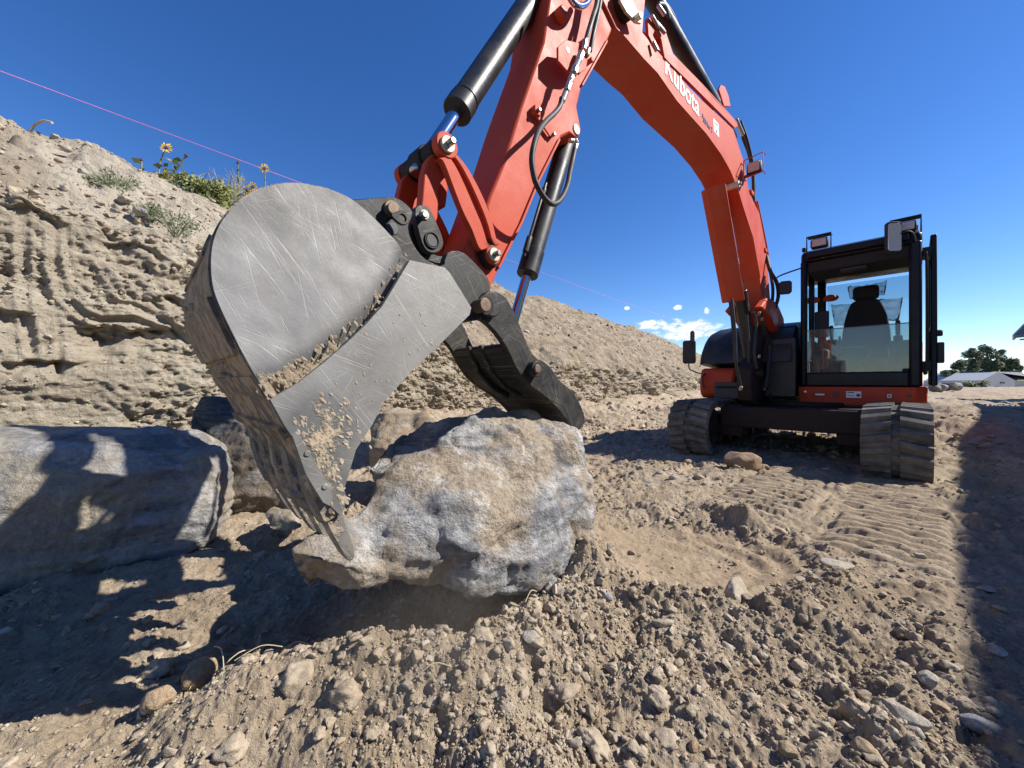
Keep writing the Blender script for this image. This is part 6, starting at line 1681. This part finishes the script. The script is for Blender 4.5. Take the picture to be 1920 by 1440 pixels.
# far pale house
fh = empty('house', (90, 70, 0), 'small pale house with grey roof far behind the field at the right', 'house')
def P7(px, py, Y=70): return at(px, py, Y)
wl0 = P7(1841, 729); wl1 = P7(1990, 729); ztop = P7(1841, 713).z; zap = P7(1872, 697).z
m = MB(); xa = P7(1872, 700).x; xb = wl0.x; xm = 2 * xa - xb
m.add([(xb, 70, -.3), (xm, 70, -.3), (xm, 70, ztop), (xa, 70, zap), (xb, 70, ztop), (xb, 80, -.3), (xm, 80, -.3), (xm, 80, ztop), (xa, 80, zap), (xb, 80, ztop)],
      [(0, 1, 2, 3, 4), (9, 8, 7, 6, 5), (0, 4, 9, 5), (1, 6, 7, 2), (0, 5, 6, 1), (4, 3, 8, 9), (3, 2, 7, 8)])
fhw = fixn(m.build('gable_wall', WALLW, fh, 0))
m = MB(); m.wbox(xm, wl1.x, 72, 80, -.3, ztop + .02); m.build('wall', WALLW, fh, 0)
m = MB(); m.add([(xa, 71, zap + .06), (wl1.x, 71.4, ztop + .1), (wl1.x, 76, zap + .1), (xa, 76, zap + .1)], [(0, 1, 2, 3)])
m.add([(xm - .3, 71.4, ztop + .05), (wl1.x, 71.4, ztop + .05), (wl1.x, 76, zap + .1), (xa, 76, zap + .08)], [(0, 1, 2, 3)]); 
fixn(m.build('roof', ROOFM, fh, 0))
for (x0, x1, y0, y1) in ((1876, 1884, 716, 719), (1902, 1918, 711, 718)):
    p = P7(x0, y1, 69.9); q = P7(x1, y0, 69.9); f_ = MB().wbox(p.x, q.x, 69.88 if x0 < 1890 else 71.8, 69.99 if x0 < 1890 else 71.99, p.z, q.z).build('window', WINB, fh, 0)

# ------------------------------------------------------------------ far trees
def leafcloud(centres, n, size, rnd, flat=.7):
    """many small leaf faces gathered into clumps"""
    vs = []; fs = []
    for i in range(n):
        c, rx, rz = centres[rnd.randrange(len(centres))]
        d = Vector((rnd.gauss(0, 1), rnd.gauss(0, 1), rnd.gauss(0, 1))).normalized() * (rnd.random() ** .45)
        p = Vector(c) + Vector((d.x * rx, d.y * rx, d.z * rz))
        a = Vector((rnd.gauss(0, 1), rnd.gauss(0, 1), rnd.gauss(0, 1))).normalized(); b = a.orthogonal().normalized(); s = size * rnd.uniform(.6, 1.3)
        k = len(vs); vs += [p - a * s, p + b * s * .6, p + a * s, p - b * s * .6]; fs.append((k, k + 1, k + 2, k + 3))
    return vs, fs
def tree(px, pytop, Y, w, lab, seed, n=2600, mat=LEAFD, base=0.0):
    rnd = random.Random(seed); c = at(px, 718, Y); top = at(px, pytop, Y).z
    t = empty('tree', (c.x, Y, 0), lab, 'tree', 'trees beyond the field')
    m = MB(); m.tube([(c.x, Y, -.3), (c.x + .1, Y, top * .4), (c.x, Y, top * .8)], lambda s: .28 * (1 - .8 * s), 8, 4)
    for k in range(5):
        a = rnd.uniform(0, 6.28); h = top * rnd.uniform(.25, .6); m.tube([(c.x, Y, h), (c.x + math.cos(a) * w * .3, Y + math.sin(a) * w * .3, h + top * .15), (c.x + math.cos(a) * w * .5, Y + math.sin(a) * w * .5, h + top * .32)], .07, 6, 3)
    m.build('trunk', BARK, t, 60)
    cs = []
    for k in range(15):
        h = rnd.uniform(.14, .93); ww = w * (1 - abs(h - .45) * .9); a = rnd.uniform(0, 6.28); rr = rnd.random() * ww * .62
        cs.append(((c.x + math.cos(a) * rr, Y + math.sin(a) * rr, top * h), w * rnd.uniform(.20, .36), top * rnd.uniform(.07, .14)))
    cs.append(((c.x, Y, top * .92), w * .2, top * .08))
    vs, fs = leafcloud(cs, n * 2, .25, rnd); link('crown', vs, fs, mat, t, 0)
for k, (px, py, Y, w, lab) in enumerate([(1823, 652, 82, 3.2, 'dark green tree with a flat top, leftmost tall tree beyond the field'), (1851, 648, 84, 3.4, 'tallest dark green tree in the middle of the far clump'),
                                         (1878, 655, 85, 3.0, 'dark green tree right of the tallest in the far clump'), (1896, 672, 83, 2.4, 'lower thin tree at the right end of the far clump'),
                                         (1800, 674, 80, 2.6, 'smaller green tree left of the far clump'), (1776, 694, 78, 2.4, 'low dark bushy tree just right of the cab')]):
    tree(px, py, Y, w, lab, 900 + k)
def bush(name, base, r, h, n, size, mat, lab, cat, seed, stems=0, smat=STRAW, group=None):
    rnd = random.Random(seed); t = empty(name, base, lab, cat, group)
    cs = [((base[0] + rnd.gauss(0, r * .4), base[1] + rnd.gauss(0, r * .4), base[2] + h * rnd.uniform(.2, .8)), r * .45, h * .28) for _ in range(9)]
    vs, fs = leafcloud(cs, n, size, rnd); link('foliage', vs, fs, mat, t, 0)
    m = MB()
    for k in range(max(stems, 5)):
        a = rnd.uniform(0, 6.28); rr = r * rnd.uniform(.3, 1.1); hh = h * rnd.uniform(.7, 1.2)
        m.tube([(base[0], base[1], base[2] - .05), (base[0] + math.cos(a) * rr * .4, base[1] + math.sin(a) * rr * .4, base[2] + hh * .5), (base[0] + math.cos(a) * rr, base[1] + math.sin(a) * rr, base[2] + hh)], size * .12 + .001, 5, 3)
    m.build('stems', smat, t, 60)
    return t
for k, (px, py, w) in enumerate([(1812, 714, .8), (1826, 716, .9), (1838, 715, .7)]):
    c = at(px, 727, 62); bush('shrub', (c.x, 62, 0), w, 1.3, 500, .12, LEAFL, ['light green shrub', 'yellow green spreading shrub', 'low light green shrub'][k] + ' before the far pale house' + [', left one', ', middle one', ', right one'][k], 'shrub', 700 + k, group='shrubs by the far house')
for k, (px, py, Y, s) in enumerate([(1752, 716, 30, .55), (1764, 716, 31, .62), (1778, 713, 33, .7), (1792, 714, 34, .6), (1759, 708, 36, .6)]):
    c = at(px, 728, Y); stone(c.x, Y, s, s * .8, s * .75, k, ROCK_BLUE if k % 2 else ROCK_DARK, 800 + k, .05, 0, .8, (['grey boulder nearest the cab', 'blue grey boulder second from the cab', 'big dark boulder in the middle', 'blue grey boulder at the right end', 'dark boulder behind the others'][k] + ' of the far rock pile', 'boulder', 'far pile of boulders'), name='boulder')

# pale board in the shade at the right and spoil lumps
a = ground_at(1852, 790, .05); b = ground_at(1960, 792, .05)
o = MB().wbox(a[0], b[0] + 1.0, a[1] - .06, a[1] + .06, ground_z(a[0] + .3, a[1]) + .02, ground_z(a[0] + .3, a[1]) + .07).build('board', CONCRETE, None, 30, .006)
tag(o, 'long pale board lying on the shaded dirt at the right edge', 'board')

# ------------------------------------------------------------------ string line over the bank
sa = at(-260, 46, 3.4); d0 = at(0, 133, 4.0); d1 = at(1262, 600, 20.0); dd_ = (d1 - d0); sb = d0 + dd_ * 2.2
pts = [d0 - dd_ * .25, d0, d0 + dd_ * .25 - Vector((0, 0, .02)), d0 + dd_ * .6 - Vector((0, 0, .03)), d1, sb]
m = MB().tube([tuple(p) for p in pts], .0042, 6, 6)
o = m.build('string_line', PINK, None, 60); tag(o, 'thin pink string line stretched over the earth bank', 'string')

# ------------------------------------------------------------------ plants on the bank
def crest_at(px):
    r = (px - 960) / 723.0; lo, hi = -3.0, 50.0; f = lambda y0: (lambda p: p[0] - r * p[1])(bank_point(np.float64(y0), .995))
    for _ in range(50):
        mid = (lo + hi) / 2
        if f(lo) * f(mid) <= 0: hi = mid
        else: lo = mid
    p = bank_point(np.float64(lo), .995); return Vector([float(v) for v in p])
def head(mbp, mbc, c, r, n_, rnd, facing):
    f = Vector(facing).normalized(); a = f.orthogonal().normalized(); b = f.cross(a)
    for k in range(n_):
        t = 2 * math.pi * k / n_ + rnd.uniform(-.1, .1); d = a * math.cos(t) + b * math.sin(t); e_ = f.cross(d); rr = r * rnd.uniform(.85, 1.15)
        p0 = c + d * r * .3; p1 = c + d * rr * .7 + e_ * r * .16 + f * r * .1; p2 = c + d * rr; p3 = c + d * rr * .7 - e_ * r * .16 + f * r * .1
        mbp.add([p0, p1, p2, p3], [(0, 1, 2, 3)])
    mbc.cyl(c - f * r * .05, c + f * r * .2, r * .30, r * .22, 12)
def sunflower(px0, pyh, pxh, lab, seed, brown=False, heads=1, Yo=0.0, r=.072):
    rnd = random.Random(seed); base = crest_at(px0) + Vector((0, 0, -.05)); Y = base.y + Yo; hp = at(pxh, pyh, Y); base = Vector((base.x, Y, base.z))
    t = empty('sunflower', tuple(base), lab, 'sunflower', 'wild sunflowers on the bank crest')
    m = MB(); mid = (base + hp) / 2 + Vector((rnd.uniform(-.06, .06), 0, .04)); m.tube([base, mid, hp], .008, 6, 5)
    m.build('stem', LEAFL, t, 60)
    hd = MB(); hc = MB(); fc = (rnd.uniform(-.2, .5), -1, rnd.uniform(-.3, .4))
    head(hd, hc, hp, r, 13, rnd, fc)
    if brown: ho = hc.build('flower_head', BROWNC, t, 40)
    else: ho = hd.build('flower_head', YELLOW, t, 0); hc.build('flower_centre', BROWNC, ho, 40)
    lf = MB()
    for k in range(7):
        q = base.lerp(hp, rnd.uniform(.15, .85)); a_ = rnd.uniform(0, 6.28); d = Vector((math.cos(a_), math.sin(a_), rnd.uniform(-.4, .3))); e_ = d.orthogonal().normalized(); s = rnd.uniform(.05, .10)
        lf.add([q, q + d * s * .5 + e_ * s * .38, q + d * s, q + d * s * .5 - e_ * s * .38], [(0, 1, 2, 3)])
    lf.build('leaf', LEAFL, t, 0)
for i, a in enumerate([(300, 277, 312, 'tall sunflower standing highest against the sky at the left', 1), (300, 292, 349, 'drooping brown seed head on an arching stem beside the highest sunflower', 2, True), (308, 330, 313, 'small yellow sunflower low on the skyline left of the brush', 3),
                       (325, 314, 330, 'nodding spent sunflower head just left of the brush', 4, True), (262, 300, 265, 'tiny withered sunflower furthest left on the skyline', 5, True), (490, 316, 496, 'bright yellow sunflower directly above the top of the bucket', 6),
                       (460, 357, 463, 'yellow sunflower touching the bucket outline', 7), (470, 350, 474, 'orange yellow sunflower just behind the one touching the bucket', 8), (425, 372, 427, 'yellow sunflower in front of the green brush', 9), (372, 379, 376, 'small yellow sunflower low in the brush', 10),
                       (450, 305, 446, 'leafy sunflower bud stem between brush and bucket', 11, True)]):
    sunflower(*a)
for k, (px, py, n_, w, h, mt, lab) in enumerate([(372, 392, 1500, .30, .38, LEAFL, 'yellow green leafy weed clump on the bank crest, left part'), (418, 396, 1900, .34, .46, LEAFL, 'green leafy weed clump on the bank crest, beside the bucket'), (350, 372, 800, .25, .28, LEAFG, 'low grey green weed at the left end of the brush')]):
    p = crest_at(px); bush('weed_clump', (p.x, p.y - .1, p.z - .12), w, h, n_, .022, mt, lab, 'weeds', 40 + k, 14, LEAFL)
def twigs(px, spread, h, n_, lab, seed, Yo=.25, drop=.1):
    rnd = random.Random(seed); p = crest_at(px) + Vector((0, Yo, -drop)); m = MB()
    for k in range(n_):
        a_ = rnd.uniform(0, 6.28); rr = spread * rnd.random(); tip = p + Vector((math.cos(a_) * rr, math.sin(a_) * rr, h * rnd.uniform(.6, 1))); mid = p.lerp(tip, .5) + Vector((rnd.gauss(0, .03), 0, rnd.gauss(0, .03)))
        m.tube([p, mid, tip], .0028, 4, 3)
        for j in range(5):
            q = mid.lerp(tip, rnd.random()); m.tube([q, q + Vector((rnd.gauss(0, .06), rnd.gauss(0, .06), rnd.uniform(.02, .12)))], .0018, 4, 1)
    o = m.build('dry_brush', STRAW, None, 60); tag(o, lab, 'dry brush', 'dry brush on the bank crest')
twigs(405, .30, .62, 46, 'pale dry brush tangle above the green weeds', 1); twigs(430, .16, .80, 16, 'taller branching dry stalks right of the tangle', 2); twigs(380, .25, .50, 26, 'shorter dry brush at the left of the tangle', 3)
twigs(548, .05, .30, 6, 'few dry straws poking up over the bucket top', 4, 0); twigs(700, .25, .42, 16, 'faint dry weed behind the coupler ears', 5, .2)
for k, (px, py, w, lab) in enumerate([(205, 365, .22, 'grey green weed on the bank slope above the smooth stone'), (285, 410, .16, 'thin weed sprouting right of the smooth stone'), (330, 440, .24, 'dark green weed low on the bank slope near the bucket'), (232, 360, .15, 'small weed second from the left on the slope')]):
    x, y, z = bank_hit(px, py); bush('weed', (x, y, z), w, w * .9, 420, .012, LEAFG, lab, 'weeds', 60 + k, 22, LEAFG)
# dead curled stalk at the top left
x, y, z = bank_hit(68, 238)
m = MB().tube([(x - .1, y, z - .02), (x - .02, y, z + .10), (x + .08, y, z + .15), (x + .18, y, z + .13)], .013, 8, 5).build('dry_stalk', STRAW, None, 60); tag(m, 'pale curled dry stalk on the skyline at top left', 'dry stalk')
# straws on the ground
rnd = random.Random(4)
for k, (px, py, a_, L_) in enumerate([(405, 1300, 1.0, .10), (440, 1285, .4, .12), (480, 1262, 2.0, .07), (520, 1240, .2, .10), (420, 1330, 2.4, .12), (545, 1150, 1.5, .16), (780, 1350, .3, .09), (985, 1180, .9, .07), (350, 1320, 1.9, .08), (1100, 1220, 2.5, .05)]):
    x, y = ground_at(px, py); z = ground_z(x, y) + .012; dx_, dy_ = math.cos(a_) * L_, math.sin(a_) * L_
    m = MB().tube([(x, y, z), (x + dx_ * .5, y + dy_ * .5 + .01, z + .02), (x + dx_, y + dy_, z + .008)], .0016, 5, 4).build('straw', STRAW, None, 60)
    tag(m, 'thin dry straw lying on the rough dirt', 'straw', 'dry straws on the dirt')
# clump of dirt lumps along the rim
# ------------------------------------------------------------------ dust hanging under the boulder
def dust():
    bm = bmesh.new(); bmesh.ops.create_icosphere(bm, subdivisions=3, radius=1); me = bpy.data.meshes.new('dust'); bm.to_mesh(me); bm.free()
    o = bpy.data.objects.new('dust', me); col.objects.link(o); o.location = (-0.20, 1.06, 0.16); o.scale = (.42, .26, .24)
    m = bpy.data.materials.new('drifting dust'); m.use_nodes = True; nt = m.node_tree; nt.nodes.remove(nt.nodes['Principled BSDF'])
    pv = N(nt, 'ShaderNodeVolumePrincipled'); pv.inputs['Color'].default_value = (.85, .74, .6, 1); pv.inputs['Anisotropy'].default_value = .3
    tcn = N(nt, 'ShaderNodeTexCoord'); ln = N(nt, 'ShaderNodeVectorMath', operation='LENGTH'); nt.links.new(tcn.outputs['Object'], ln.inputs[0])
    mr_ = N(nt, 'ShaderNodeMapRange', interpolation_type='SMOOTHSTEP'); nt.links.new(ln.outputs['Value'], mr_.inputs[0]); mr_.inputs[1].default_value = 1; mr_.inputs[2].default_value = .1; mr_.inputs[3].default_value = 0; mr_.inputs[4].default_value = 1
    ns = noise_n(nt, tcn.outputs['Object'], 1.8, 3, .5); f = mth(nt, 'MULTIPLY', mr_.outputs[0], ramp(nt, ns, [(.3, .2), (.7, 1)]))
    nt.links.new(mth(nt, 'MULTIPLY', f, 1.5), pv.inputs['Density']); nt.links.new(pv.outputs[0], nt.nodes['Material Output'].inputs['Volume'])
    me.materials.append(m); tag(o, 'thin tan dust drifting below the lifted boulder', 'dust', kind='stuff')
dust()
scene.cycles.volume_step_rate = 2.0
